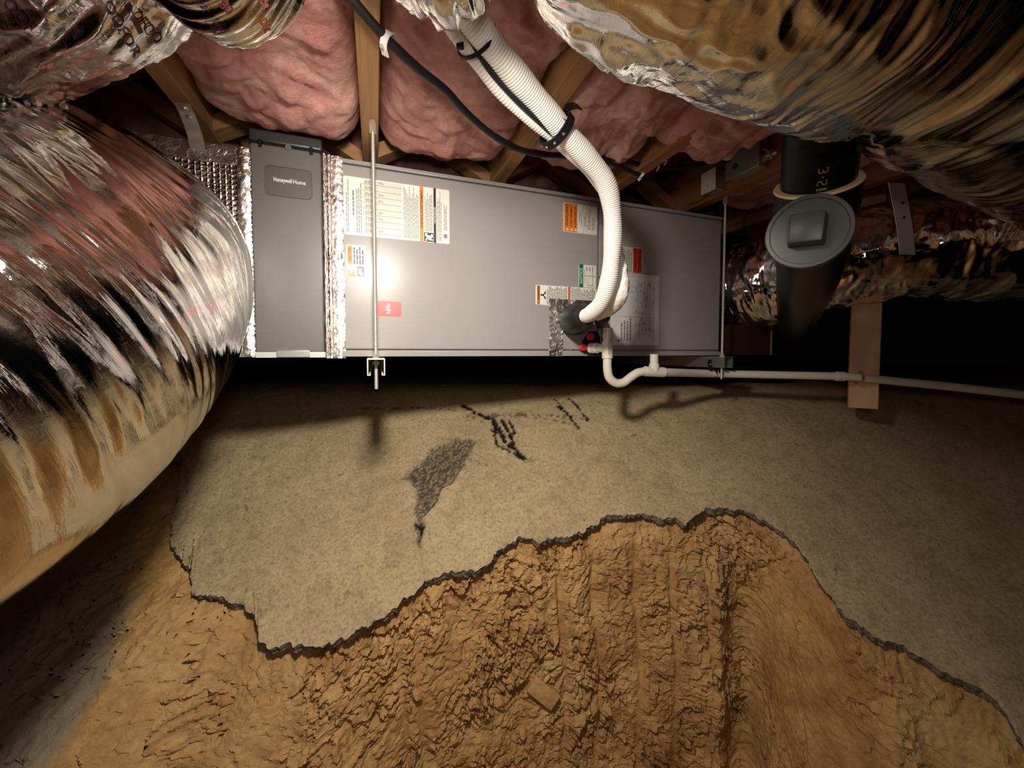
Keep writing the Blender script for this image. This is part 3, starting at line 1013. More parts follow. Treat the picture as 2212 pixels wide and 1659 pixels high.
# 4 orange warning label
s, f = sticker(1217, 437, 1289, 500, label='white label with large orange warning block')
sub('orange_block', box_on(f, 0.02, 0.40, 0.02, 0.985), 'ink_orange', s)
sub('lettering', merge([txt_on(f, 'WARNING', 0.055, 0.135, 0.18, 0.95), txt_on(f, 'AVERTISSEMENT', 0.19, 0.25, 0.18, 0.95), txt_on(f, 'ADVERTENCIA', 0.31, 0.37, 0.18, 0.9)]), 'ink_black', s)
tri = []
for a in (0.095, 0.22, 0.34):
    (u0, z0), (u1, z1) = f(a - 0.04, 0.05), f(a + 0.04, 0.13)
    tri.append(([U(u1, L2, z0), U(u1, L2, z1), U(u0, L2, (z0 + z1) / 2)], [[0, 1, 2]]))
sub('warning_triangle', merge(tri), 'ink_white', s)
sub('fine_print', merge([txt_on(f, 'CALIFORNIA', 0.45, 0.485, 0.40, 0.72), txt_on(f, 'PROPOSITION 65', 0.505, 0.54, 0.30, 0.80), fp_on(f, 0.60, 0.67, 0.25, 0.80, 3, seed=31), fp_on(f, 0.72, 0.80, 0.15, 0.90, 3, seed=32), fp_on(f, 0.85, 0.92, 0.15, 0.65, 3, seed=33),
                         box_on(f, 0.58, 0.585, 0.02, 0.98, L2), box_on(f, 0.69, 0.695, 0.02, 0.98, L2), box_on(f, 0.83, 0.835, 0.02, 0.80, L2)]), 'ink_grey', s)
# 5 green notice
s, f = sticker(1250, 571, 1287, 620, label='small white label with green notice header')
sub('green_band', box_on(f, 0.02, 0.25, 0.0, 1.0), 'ink_green', s)
sub('white_lettering', txt_on(f, 'NOTICE', 0.055, 0.20, 0.16, 0.84), 'ink_white', s)
sub('line_drawing', merge([box_on(f, 0.32, 0.93, 0.50, 0.52, L2), box_on(f, 0.32, 0.34, 0.2, 0.8, L2), box_on(f, 0.50, 0.52, 0.08, 0.40, L2), box_on(f, 0.50, 0.80, 0.08, 0.10, L2), box_on(f, 0.78, 0.80, 0.08, 0.7, L2), fp_on(f, 0.4, 0.9, 0.72, 0.95, 3, seed=35, wd=0.3)]), 'ink_grey', s)
# 6 long safety label
s, f = sticker(1157, 615, 1288, 658, label='wide white safety label with brown header and triangle figure')
sub('brown_band', box_on(f, 0.02, 0.065, 0.02, 0.97), 'ink_brown_orange', s)
sub('brown_band', box_on(f, 0.515, 0.555, 0.0, 1.0), 'ink_brown_orange', s)
sub('lettering', txt_on(f, 'WARNING', 0.028, 0.058, 0.25, 0.93), 'ink_black', s)
def bar(f, p, q, w_=0.012):
    a0, b0 = f(*p); a1, b1 = f(*q)
    d = Vector((a1 - a0, b1 - b0)); d.normalize(); n = Vector((-d.y, d.x)) * 0.0018
    return ([U(a0 + n.x, L2, b0 + n.y), U(a1 + n.x, L2, b1 + n.y), U(a1 - n.x, L2, b1 - n.y), U(a0 - n.x, L2, b0 - n.y)], [[0, 1, 2, 3]])
sub('fan_symbol', merge([bar(f, (0.12, 0.5), (0.075, 0.5)), bar(f, (0.11, 0.5), (0.15, 0.62)), bar(f, (0.11, 0.5), (0.15, 0.36)), bar(f, (0.085, 0.45), (0.085, 0.55)), bar(f, (0.14, 0.68), (0.155, 0.6)), bar(f, (0.14, 0.30), (0.155, 0.38))]), 'ink_black', s)
sub('fine_print', merge([fp_on(f, 0.17, 0.50, 0.05, 0.96, 12, seed=51), fp_on(f, 0.57, 0.97, 0.05, 0.96, 14, seed=52)]), 'ink_grey', s)
# 7 red warning label right
s, f = sticker(1318, 529, 1387, 587, 'sticker_table', 'label with red warning edge right of the white pipe')
sub('red_band', box_on(f, 0.70, 0.98, 0.02, 0.98), 'ink_red', s)
sub('lettering', merge([txt_on(f, 'WARNING', 0.85, 0.95, 0.08, 0.92, -90), txt_on(f, 'AVERTISSEMENT', 0.74, 0.80, 0.08, 0.92, -90)]), 'ink_black', s)
sub('fine_print', fp_on(f, 0.05, 0.67, 0.05, 0.95, 12, seed=61, fill=0.97), 'ink_grey', s)
# 8 wiring diagram sheet
s, f = sticker(1319, 588, 1421, 745, 'paper_grey', 'grey printed wiring diagram sheet behind the white pipe', 'wiring_diagram')
wr = []
rr = random.Random(5)
def wl(a0, b0, a1, b1): wr.append(box_on(f, min(a0, a1) - 0.003, max(a0, a1) + 0.003, min(b0, b1) - 0.002, max(b0, b1) + 0.002, L1))
for a0, b0, a1, b1 in ((0.90, 0.06, 0.90, 0.9), (0.2, 0.40, 0.90, 0.40), (0.55, 0.6, 0.55, 0.9), (0.68, 0.62, 0.68, 0.9), (0.75, 0.55, 0.75, 0.85), (0.80, 0.55, 0.80, 0.85), (0.62, 0.55, 0.85, 0.55),
                       (0.40, 0.75, 0.7, 0.75), (0.40, 0.82, 0.62, 0.82), (0.86, 0.5, 0.86, 0.62), (0.6, 0.1, 0.6, 0.34), (0.72, 0.12, 0.72, 0.32), (0.80, 0.12, 0.80, 0.36), (0.6, 0.22, 0.82, 0.22), (0.58, 0.30, 0.80, 0.30), (0.45, 0.45, 0.85, 0.45), (0.05, 0.97, 0.97, 0.97), (0.97, 0.03, 0.97, 0.97)):
    wl(a0, b0, a1, b1)
for k in range(26):
    a, b = rr.uniform(0.5, 0.88), rr.uniform(0.1, 0.88)
    wr.append(fp_on(f, a, a + 0.03, b, b + 0.04, 1, seed=70 + k, v=L1))
for a, b in ((0.70, 0.68), (0.74, 0.66), (0.62, 0.36), (0.60, 0.77)):
    wr.append(box_on(f, a, a + 0.03, b, b + 0.018, L1))
wr.append(fp_on(f, 0.20, 0.44, 0.06, 0.38, 4, seed=98, v=L1)); wr.append(box_on(f, 0.14, 0.20, 0.05, 0.08, L1))
sub('wiring_print', merge(wr), 'ink_grey', s)

# foil tape strips around the pipe entry
def tape(name, px0, py0, px1, py1, v, parent, m='foil_tape', n=26, mm=6, amp=0.0026, label=None):
    u0, z1 = onface(px0, py0, v); u1, _ = onface(px1, py1, v); _, z0 = onface(px0, py1, v)
    gu, gz = np.meshgrid(np.linspace(0, 1, mm), np.linspace(0, 1, n))
    nn = amp * fbm(gu * 9 + px0, gz * 30, 0.4, 3)
    uu = u0 + (u1 - u0) * gu + 0.0015 * fbm(gz * 20, gu, px0 * 0.1, 2) * np.abs(gu - 0.5) * 2
    V = [U(a, v - 0.0025 + b, c) for a, b, c in zip(uu.ravel(), nn.ravel(), (z0 + (z1 - z0) * gz).ravel())]
    return mobj(name, V, grid_faces(n, mm).tolist(), m, parent, smooth=True, uv=[(a, b) for a, b in zip(uu.ravel(), gz.ravel() * (z1 - z0))], label=label)
tape('foil_tape_strip', 1186, 646, 1214, 770, VF - 0.006, ah, n=50, label='vertical strip of crinkled foil tape left of the pipe entry')
tape('foil_tape_strip', 1186, 645, 1300, 664, VF - 0.002, ah, n=8, mm=40)
# drain port with two red plugs
pc = [onface(1254, 757), onface(1258, 735), onface(1272, 716), onface(1282, 716), onface(1288, 726), onface(1290, 748), onface(1296, 768), onface(1268, 768)]
V = [U(a, VF - 0.022, b) for a, b in pc] + [U(a, VF + 0.004, b) for a, b in pc]
nn = len(pc)
V, Fc = fixn(V, [list(range(nn))] + [[i, i + nn, (i + 1) % nn + nn, (i + 1) % nn] for i in range(nn)])
mobj('drain_port', V, Fc, 'black_rubber', ah)
for px, py in ((1261, 750), (1277, 727)):
    u, z = onface(px, py, VF - 0.03)
    V, Fc = lathe(U(u, VF - 0.02, z), U(0, -1, 0), [(0, 0.0125), (0.010, 0.0125), (0.013, 0.010), (0.013, 0.006), (0.010, 0.005)], 20)
    mobj('red_plug', V, Fc, 'red_plug', ah, smooth=True, sharp=40)

# =================================================================== FILTER CABINET
fc_ = thing('filter_cabinet', 'narrow dark grey media filter cabinet with rounded badge', 'filter cabinet', U(-0.22, 1.4, Z0))
fu0, fu1 = onface(547, 500)[0], onface(697, 500)[0]
ubox('body', fu0 + 0.004, fu1 - 0.003, VF + 0.004, VB - 0.05, Z0, 0.520, 'filter_paint', fc_, 0.003)
ubox('door', fu0, fu1, VF - 0.010, VF + 0.014, Z0 + 0.012, 0.527, 'filter_paint', fc_, 0.004)
ubox('door_cap', fu0 - 0.004, fu1 + 0.002, VF - 0.004, VF + 0.05, 0.536, 0.566, 'dark_plastic', fc_, 0.005)
ubox('door_cap_base', fu0 + 0.0, fu1 - 0.001, VF + 0.002, VF + 0.05, 0.526, 0.538, 'black_rubber', fc_, 0.002)
for q in (0.14, 0.86):
    u = fu0 + (fu1 - fu0) * q
    ubox('latch', u - 0.004, u + 0.004, VF - 0.013, VF + 0.004, 0.517, 0.537, 'black_rubber', fc_, 0.001)
u, z = onface(625, 324)
cobj('knob', U(u, VF - 0.014, z), U(u, VF - 0.006, z), 0.007, 'filter_paint', fc_, 20)
ubox('bottom_track', fu0, fu1 + 0.002, VF - 0.012, VF + 0.02, Z0 - 0.002, Z0 + 0.013, 'strap_grey', fc_, 0.001)
ubox('bottom_handle', fu0 + 0.30 * (fu1 - fu0), fu0 + 0.78 * (fu1 - fu0), VF - 0.016, VF + 0.0, Z0 - 0.001, Z0 + 0.017, 'galvanised', fc_, 0.001)
# badge
bu0, bz1 = onface(573, 356, VF - 0.012); bu1, _ = onface(671, 372, VF - 0.012); _, bz0 = onface(573, 418, VF - 0.012)
r = 0.012
pts = []
for cx_, cz_, a0 in ((bu1 - r, bz1 - r, 0), (bu0 + r, bz1 - r, 90), (bu0 + r, bz0 + r, 180), (bu1 - r, bz0 + r, 270)):
    for k in range(7):
        t = math.radians(a0 + 15 * k)
        pts.append((cx_ + r * math.cos(t), cz_ + r * math.sin(t)))
n = len(pts)
def ringp(grow, v):
    cu, cz = (bu0 + bu1) / 2, (bz0 + bz1) / 2
    return [U(a + math.copysign(grow, a - cu), v, b + math.copysign(grow, b - cz)) for a, b in pts]
V = ringp(0.003, VF - 0.009) + ringp(0.002, VF - 0.0125) + ringp(0, VF - 0.0125) + ringp(-0.001, VF - 0.0105)
Fc = [[j * n + i, j * n + (i + 1) % n, (j + 1) * n + (i + 1) % n, (j + 1) * n + i] for j in range(3) for i in range(n)] + [[3 * n + i for i in range(n)]]
V, Fc = fixn(V, Fc)
bd = mobj('badge', V, Fc, 'badge_paint', fc_, smooth=True, sharp=30, label='rounded dark badge with white maker lettering')
u0 = bu0 + 0.17 * (bu1 - bu0); u1 = bu0 + 0.57 * (bu1 - bu0); u2 = bu0 + 0.60 * (bu1 - bu0); u3 = bu0 + 0.88 * (bu1 - bu0)
zc = (bz0 + bz1) / 2
V, Fc = merge([face_text('Honeywell', u0, u1, zc - 0.005, zc + 0.009, VF - 0.0112, 0, True), face_text('Home', u2, u3, zc - 0.002, zc + 0.0085, VF - 0.0112, 0, False)])
mobj('lettering', V, Fc, 'ink_white', bd)

# taped joint between the filter cabinet and the handler
tj = thing('foil_joint', 'shiny foil taped joint between filter cabinet and air handler', 'foil joint', U(-0.11, 1.3, Z0))
ju0, ju1 = onface(699, 500)[0], onface(738, 500)[0]
ubox('collar', ju0 + 0.006, ju1 - 0.004, VF + 0.012, VB - 0.05, Z0, 0.522, 'foil_tape', tj, 0.002, uvlong='z')
def tape_v(name, ua, ub, v0, parent, z0=Z0 - 0.004, z1=0.528, seed=0, bow=0.004):
    gu, gz = np.meshgrid(np.linspace(0, 1, 9), np.linspace(0, 1, 130))
    dep = v0 - bow * np.sin(np.pi * gu) + 0.0018 * fbm(gu * 4 + seed, gz * 60, seed * 1.7, 3)
    uu = ua + (ub - ua) * gu + 0.0022 * fbm(gz * 70, seed, 0.3, 2) * (np.abs(gu - 0.5) * 2)
    zz = z0 + (z1 - z0) * gz
    P = np.stack([CT * uu - ST * dep, ST * uu + CT * dep, zz], -1).reshape(-1, 3)
    return mobj(name, P, grid_faces(130, 9), 'foil_tape', parent, smooth=True, uv=np.stack([uu, zz], -1).reshape(-1, 2))
wj = ju1 - ju0
tape_v('foil_tape_strip', ju0 - 0.001, ju0 + wj * 0.22, VF - 0.004, tj, seed=1, bow=0.006)
tape_v('foil_tape_strip', ju0 + wj * 0.20, ju0 + wj * 0.55, VF + 0.002, tj, seed=2, bow=0.010)
tape_v('foil_tape_strip', ju0 + wj * 0.50, ju0 + wj * 1.12, VF - 0.002, tj, seed=3, bow=0.003)

# =================================================================== LEFT PLENUM
pl = thing('return_plenum', 'foil wrapped square plenum box left of the filter cabinet', 'plenum', U(-0.55, 1.4, Z0))
def foil_box(name, u0, u1, v0, v1, z0, z1, m, parent, res=0.012, amp=0.004):
    # front, top and bottom skins of a soft foil-faced duct board box
    nu, nz, nv = int((u1 - u0) / res), int((z1 - z0) / res), int((v1 - v0) / (res * 3))
    prof = [(v1, z0)] + [(v1 + (v0 - v1) * k / nv, z0) for k in range(1, nv)] + [(v0, z0 + (z1 - z0) * k / nz) for k in range(nz + 1)] + [(v0 + (v1 - v0) * k / nv, z1) for k in range(1, nv + 1)]
    us = np.linspace(u0, u1, nu)
    V, uv = [], []
    sacc = 0; last = prof[0]
    for (v, z) in prof:
        sacc += math.hypot(v - last[0], z - last[1]); last = (v, z)
        for u in us:
            d = amp * float(perlin(u * 14, sacc * 14, 0.7))
            V.append(U(u, v - d, z + d * 0.5)); uv.append((u, sacc))
    return mobj(name, V, grid_faces(len(prof), nu).tolist(), m, parent, smooth=True, sharp=50, uv=uv)
foil_box('scrim_face', -0.95, fu0 - 0.001, VF - 0.002, VB - 0.1, Z0 + 0.004, 0.508, 'foil_scrim', pl)
tape_v('foil_tape_strip', fu0 - 0.030, fu0 - 0.002, VF - 0.006, pl, z0=Z0, z1=0.512, seed=5, bow=0.003)
gu, gz = np.meshgrid(np.linspace(-0.95, fu0 - 0.002, 60), np.linspace(0, 1, 5))
for zc, nm in ((0.508 - 0.02, 0), (Z0 + 0.022, 1)):
    dep = VF - 0.006 + 0.0015 * fbm(gu * 60, gz * 4, nm + 0.2, 3)
    zz = zc - 0.022 + 0.044 * gz + 0.001 * fbm(gu * 50, gz, nm, 2)
    P = np.stack([CT * gu - ST * dep, ST * gu + CT * dep, zz], -1).reshape(-1, 3)
    mobj('foil_tape_strip', P, grid_faces(5, 60), 'foil_tape', pl, smooth=True, uv=np.stack([gu, zz], -1).reshape(-1, 2))

# =================================================================== FLEX DUCTS
def duct_disp(seed, amp=1.0, coarse=1.0, fine=1.0, kth=1.0, fs=1.0, knot=0.0, knot_s=None, longi=0.0):
    def fn(s, th, r):
        c, sn = np.cos(th), np.sin(th)
        sw = s * fs + 0.05 * fbm(c * 0.9 + seed, sn * 0.9, s * 4, 2)
        k = 0.62 * kth
        a = ridge(fbm(c * k + seed, sn * k, sw * 9, 1))
        b = ridge(fbm(c * k * 1.3 + seed * 2 + 5, sn * k * 1.3, sw * 24 + 3, 2))
        d = ridge(fbm(c * k * 2.2 + seed * 3 + 9, sn * k * 2.2, sw * 62 + 7, 2))
        msk = sstep(-0.25, 0.35, fbm(c * 1.1 + seed, sn * 1.1, s * 3.0 + 11, 2))
        e = np.abs(fbm(c * 3.2 + seed, sn * 3.2, s * (7 if longi else 14), 2)) if knot else 0
        if knot and knot_s is not None: e = e * sstep(knot_s, knot_s * 0.55, s)
        if longi: e = e + longi * (1 - ridge(fbm(c * 3.0 + seed + 2 * s, sn * 3.0, s * 4.5, 2)))
        return amp * (coarse * 0.0062 * a + 0.0046 * b * (0.25 + 0.75 * msk) + fine * 0.0014 * d * (0.3 + 0.7 * msk) - 0.006) - max(knot, 0.3 * (longi > 0)) * 0.03 * e
    return fn
DG = {}
def duct(name, label, cat, P, n, nc, disp, m='foil', group='silver flexible ducts', loc=None):
    V, Fq, uv, L = sweep(P, n, nc, disp)
    base = Vector(V[n // 2].mean(0))
    t = thing(name, label, cat, base, group)
    o = mobj('jacket', V.reshape(-1, 3), Fq[:, ::-1].copy(), m, t, smooth=True, uv=uv.reshape(-1, 2))
    DG[t.name] = (V, L)
    return t

dl = duct('flex_duct', 'huge silver foil flexible duct bulging at the left edge', 'duct',
          [(-1.30, 1.30, 0.25, 0.22), (-1.16, 1.14, 0.25, 0.235), (-1.05, 1.0, 0.24, 0.25), (-0.955, 0.87, 0.195, 0.293), (-0.875, 0.74, 0.14, 0.318), (-0.84, 0.56, 0.01, 0.328), (-0.855, 0.38, -0.09, 0.325), (-0.95, 0.10, -0.14, 0.30), (-1.1, -0.35, -0.2, 0.28), (-1.25, -0.8, -0.25, 0.28)],
          700, 420, duct_disp(1.0, 1.3))
d2 = duct('flex_duct', 'crumpled foil duct with red printing at the top left', 'duct',
          [(-1.4, 0.72, 0.475, 0.12), (-0.92, 0.585, 0.468, 0.12), (-0.66, 0.51, 0.463, 0.118), (-0.50, 0.46, 0.465, 0.108), (-0.405, 0.425, 0.47, 0.090), (-0.365, 0.415, 0.455, 0.075), (-0.325, 0.41, 0.41, 0.068), (-0.292, 0.405, 0.392, 0.068), (-0.265, 0.395, 0.435, 0.066), (-0.265, 0.385, 0.58, 0.08), (-0.27, 0.38, 0.80, 0.09)],
          520, 280, duct_disp(2.0, 0.7, 0.6, 0.8, 1.5, 1.0, 0.30, None, 0.8), 'foil_crumpled')
d3 = duct('flex_duct', 'small foil duct end above the white pipe at top centre', 'duct',
          [(-0.085, 0.545, 0.525, 0.012), (-0.085, 0.54, 0.52, 0.045), (-0.085, 0.52, 0.51, 0.073), (-0.09, 0.48, 0.505, 0.084), (-0.09, 0.45, 0.57, 0.085), (-0.09, 0.43, 0.68, 0.08), (-0.09, 0.43, 0.80, 0.08)],
          220, 200, duct_disp(3.0, 1.0, 1.0, 1.0, 1.8, 1.0, 0.30), 'foil_crumpled')
d4 = duct('flex_duct', 'large dark brown looking foil duct across the upper right', 'duct',
          [(0.045, 0.385, 0.50, 0.03), (0.055, 0.39, 0.48, 0.085), (0.095, 0.395, 0.458, 0.125), (0.17, 0.40, 0.443, 0.145), (0.30, 0.44, 0.437, 0.148), (0.45, 0.485, 0.435, 0.148), (0.62, 0.49, 0.43, 0.155), (0.85, 0.38, 0.43, 0.16), (1.0, 0.15, 0.43, 0.16), (1.1, -0.3, 0.43, 0.16)],
          600, 340, duct_disp(4.0, 1.2, 1.2, 1.2, 1.0, 1.0, 0.26, 0.38))
d5 = duct('flex_duct', 'foil duct leaving to the right edge below the large upper right duct', 'duct',
          [(0.50, 0.56, 0.475, 0.09), (0.57, 0.59, 0.47, 0.108), (0.68, 0.635, 0.452, 0.128), (0.88, 0.72, 0.443, 0.135), (1.2, 0.86, 0.436, 0.14), (1.7, 1.10, 0.43, 0.145), (2.4, 1.5, 0.43, 0.145)],
          360, 240, duct_disp(5.0, 0.9))
d6 = duct('flex_duct', 'crinkled foil duct from the right end of the air handler', 'duct',
          [(0.86, 1.85, 0.28, 0.17), (0.98, 1.70, 0.285, 0.18), (1.07, 1.57, 0.30, 0.18), (1.18, 1.43, 0.335, 0.168), (1.40, 1.34, 0.355, 0.168), (1.8, 1.30, 0.345, 0.172), (2.4, 1.32, 0.33, 0.17), (3.0, 1.35, 0.33, 0.17)],
          520, 260, duct_disp(6.0, 1.6, 1.2, 1.6, 1.6, 1.0, 0.12))
# cinch straps / tape bands on the ducts
def duct_band(t, s0, s1, m, name, off=0.003, th0=0.0, th1=1.0, label=None):
    V, L = DG[t.name]
    n, nc = V.shape[:2]
    i0, i1 = int(s0 * (n - 1)), int(s1 * (n - 1))
    js = np.arange(int(th0 * nc), int(th1 * nc) + 1) % nc
    Cc = V.mean(1)
    G = V[i0:i1 + 1][:, js]
    d = G - Cc[i0:i1 + 1][:, None]; d /= np.linalg.norm(d, axis=2)[..., None]
    G = G + d * off
    ss = np.repeat(np.linspace(0, 0.05, G.shape[0])[:, None], G.shape[1], 1)
    uv = np.stack([ss, np.repeat(np.linspace(0, 1, G.shape[1])[None], G.shape[0], 0)], -1).reshape(-1, 2)
    return mobj(name, G.reshape(-1, 3), grid_faces(G.shape[0], G.shape[1])[:, ::-1].copy(), m, t, smooth=True, uv=uv, label=label)

def duct_text(t, s, u0, u1, th0, th1, m='print_maroon', name='printing', along='theta', off=0.0025):
    V, L = DG[t.name]
    n, nc = V.shape[:2]
    Tm, Fc = text_mesh(s, True)
    bm = bmesh.new()
    vs = [bm.verts.new((a, b, 0)) for a, b in Tm]
    for f_ in Fc:
        try: bm.faces.new([vs[i] for i in f_])
        except ValueError: pass
    bmesh.ops.triangulate(bm, faces=bm.faces)
    for _ in range(2):
        bmesh.ops.subdivide_edges(bm, edges=[e for e in bm.edges if e.calc_length() > 0.06], cuts=1)
        bmesh.ops.triangulate(bm, faces=bm.faces)
    bm.verts.index_update()
    out = []
    C = V.mean(1)
    for v in bm.verts:
        a, b = v.co.x, v.co.y
        if along == 'theta': ss, tt = u0 + (u1 - u0) * b, th0 + (th1 - th0) * a
        else: ss, tt = u0 + (u1 - u0) * a, th0 + (th1 - th0) * b
        fi = min(max(ss, 0), 0.999) * (n - 1); fj = (tt % 1.0) * nc
        i, j = int(fi), int(fj) % nc
        fi -= i; fj -= int(fj)
        p = (V[i, j] * (1 - fi) + V[i + 1, j] * fi) * (1 - fj) + (V[i, (j + 1) % nc] * (1 - fi) + V[i + 1, (j + 1) % nc] * fi) * fj
        d = p - C[i]; d /= np.linalg.norm(d)
        out.append(p + d * off)
    F2 = [[v.index for v in f_.verts] for f_ in bm.faces]
    bm.free()
    return mobj(name, np.array(out), F2, m, t)

# =================================================================== HANGERS: threaded rods and strut channels
def threaded(r0=0.0048, pitch=0.0034):
    return lambda s, th, r: 0.00045 * np.sin(2 * np.pi * s / pitch + th)
RU, RV = 0.002, 1.030
def rod(u, v, z0, z1, label, strutlabel):
    t = thing('threaded_rod', label, 'rod', U(u, v, z0), 'threaded hanger rods')
    b, e = U(u, v, z0), U(u, v, z1)
    P = [(*(b.lerp(e, k / 6)), 0.0047) for k in range(7)]
    tobj('shaft', P, 'zinc_bright', t, n=900, nc=8, disp=threaded(), sharp=None)
    hx = lambda z, h, r, nm: cobj(nm, U(u, v, z), U(u, v, z + h), r, 'zinc_bright', t, 6)
    hx(z1 - 0.030, 0.022, 0.0085, 'rod_coupling'); hx(z1 - 0.008, 0.007, 0.007, 'nut')
    hx(-0.0135, 0.010, 0.0085, 'nut'); hx(-0.030, 0.008, 0.0095, 'nut')
    cobj('washer', U(u, v, -0.0145), U(u, v, -0.0130), 0.014, 'zinc_bright', t, 20)
    return t
rod(RU, RV, -0.092, JB, 'bright threaded steel rod in front of the rating label', '')
ur_, vr_ = (CT * at(1563, 620, 1.43).x + ST * 1.43), (-ST * at(1563, 620, 1.43).x + CT * 1.43)
rod(ur_, vr_, -0.098, JB, 'thin threaded steel rod at the right end of the air handler', '')

def strut(u, v0, v1, zt, label, m='galvanised'):
    h, wd, t_ = 0.0413, 0.0206, 0.0027
    prof = [(-wd + 0.008, -h + 0.008), (-wd + 0.008, -h), (-wd, -h), (-wd, 0), (wd, 0), (wd, -h), (wd - 0.008, -h), (wd - 0.008, -h + 0.008)]
    inn = [(-wd + 0.008 + -t_ * 0 - t_, -h + 0.008), (-wd + 0.008 - t_, -h + t_), (-wd + t_, -h + t_), (-wd + t_, -t_), (wd - t_, -t_), (wd - t_, -h + t_), (wd - 0.008 + t_, -h + t_), (wd - 0.008 + t_, -h + 0.008)]
    loop = prof + inn[::-1]
    n_ = len(loop)
    V = [U(u + a, v0, zt + b) for a, b in loop] + [U(u + a, v1, zt + b) for a, b in loop]
    Fc = [[i, (i + 1) % n_, (i + 1) % n_ + n_, i + n_] for i in range(n_)]
    for k in range(7):
        q = [k, k + 1, n_ - 2 - k, n_ - 1 - k]
        Fc.append(q); Fc.append([x + n_ for x in q][::-1])
    V, Fc = fixn(V, Fc)
    o = mobj('strut_channel', V, Fc, m, None)
    tag(o, label, 'channel', 'strut channels under the air handler')
    return o
strut(RU, RV - 0.045, 1.85, -0.0140, 'open ended steel strut channel under the left of the air handler', 'zinc_bright')
strut(ur_, vr_ - 0.03, 1.95, -0.0140, 'dull strut channel under the right end of the air handler')

# metal strap from joist to plenum
def ribbon(pts, width_dir, wdt, m, name, parent=None, th=0.0012, sub_=6):
    P, _ = spline(np.array([tuple(p) for p in pts]), len(pts) * sub_)
    wd = [Vector(x) for x in width_dir] if isinstance(width_dir[0], (list, tuple, Vector)) else None
    V, Fc = [], []
    n_ = len(P)
    for i, p in enumerate(P):
        wv = (Vector(width_dir) if wd is None else wd[min(i * len(wd) // n_, len(wd) - 1)]).normalized() * wdt / 2
        T_ = Vector(P[min(i + 1, n_ - 1)] - P[max(i - 1, 0)]).normalized()
        nn_ = T_.cross(wv).normalized() * th
        for q in (Vector(p) - wv - nn_, Vector(p) + wv - nn_, Vector(p) + wv + nn_, Vector(p) - wv + nn_): V.append(q)
    for i in range(n_ - 1):
        for k in range(4): Fc.append([i * 4 + k, i * 4 + (k + 1) % 4, i * 4 + 4 + (k + 1) % 4, i * 4 + 4 + k])
    Fc.append([0, 1, 2, 3]); Fc.append([n_ * 4 - 4 + k for k in range(4)])
    V, Fc = fixn(V, Fc)
    return mobj(name, V, Fc, m, parent, smooth=True, sharp=40)
st = thing('hanger_strap', 'shiny metal strap hanging from the joist onto the foil plenum', 'strap', at(420, 300, 0.92))
ribbon([at(393, 222, 0.885), at(408, 255, 0.895), at(421, 292, 0.915), at(430, 335, 0.965), at(440, 360, 0.975), at(446, 395, 0.98)], (1, 0.25, 0.0), 0.031, 'zinc_bright', 'strap_band', st)
for px, py, Y_ in ((398, 232, 0.886), (409, 252, 0.893)):
    p = at(px, py, Y_)
    cobj('screw', p + Vector((0, -0.006, -0.004)), p + Vector((0, 0.004, 0.004)), 0.0042, 'zinc_bright', st, 8)
s6 = thing('hanger_strap', 'flat grey perforated strap around the right back duct', 'strap', at(1950, 470, 1.2))
rb = ribbon([at(1936, 395, 1.12), at(1945, 440, 1.125), at(1955, 500, 1.135), at(1960, 550, 1.15)], (1, 0.12, 0), 0.052, 'strap_grey', 'strap_band', s6)
for px, py, Y_ in ((1950, 438, 1.122), (1952, 470, 1.128)):
    p = at(px, py, Y_)
    cobj('strap_hole', p + Vector((0, -0.0022, 0)), p + Vector((0, 0.001, 0)), 0.0035, 'black_rubber', s6, 10)

# =================================================================== LINE SET
ls = thing('line_set', 'white wrapped refrigerant pipes sloping down into the air handler', 'pipe', at(1215, 300, 0.85))
def ribs(pitch, amp):
    return lambda s, th, r: amp * (np.abs(((s / pitch + 0.04 * np.sin(th * 3 + s * 40)) % 1.0) - 0.5) * 2 - 0.5) + 0.0008 * np.sin(s * 60)
mainP = [(*at(1000, 15, 0.615), 0.0225), (*at(1035, 62, 0.64), 0.0225), (*at(1100, 145, 0.69), 0.0225), (*at(1160, 217, 0.745), 0.0225), (*at(1214, 281, 0.80), 0.0225), (*at(1268, 340, 0.85), 0.022),
         (*at(1306, 390, 0.885), 0.022), (*at(1320, 440, 0.91), 0.0215), (*at(1324, 500, 0.93), 0.0215), (*at(1321, 560, 0.945), 0.021), (*at(1314, 610, 0.965), 0.021), (*at(1298, 655, 1.0), 0.021), (*at(1275, 678, 1.06), 0.021), (*at(1258, 684, 1.12), 0.021)]
tobj('large_pipe', mainP, 'white_wrap', ls, n=1100, nc=28, disp=ribs(0.0050, 0.0012), sharp=None)
# small pipe on the left of it
smallP = [(*at(960, 40, 0.625), 0.0105), (*at(990, 82, 0.645), 0.0105), (*at(1040, 150, 0.69), 0.0105), (*at(1105, 225, 0.745), 0.0105), (*at(1178, 285, 0.80), 0.0105), (*at(1245, 345, 0.87), 0.0105), (*at(1290, 395, 0.925), 0.0105), (*at(1318, 450, 0.96), 0.0105), (*at(1334, 530, 0.975), 0.0115), (*at(1343, 590, 0.985), 0.012), (*at(1338, 640, 1.0), 0.0155), (*at(1318, 668, 1.05), 0.016), (*at(1290, 682, 1.12), 0.014)]
tobj('small_pipe', smallP, 'white_wrap', ls, n=800, nc=18, disp=ribs(0.0062, 0.0010), sharp=None)
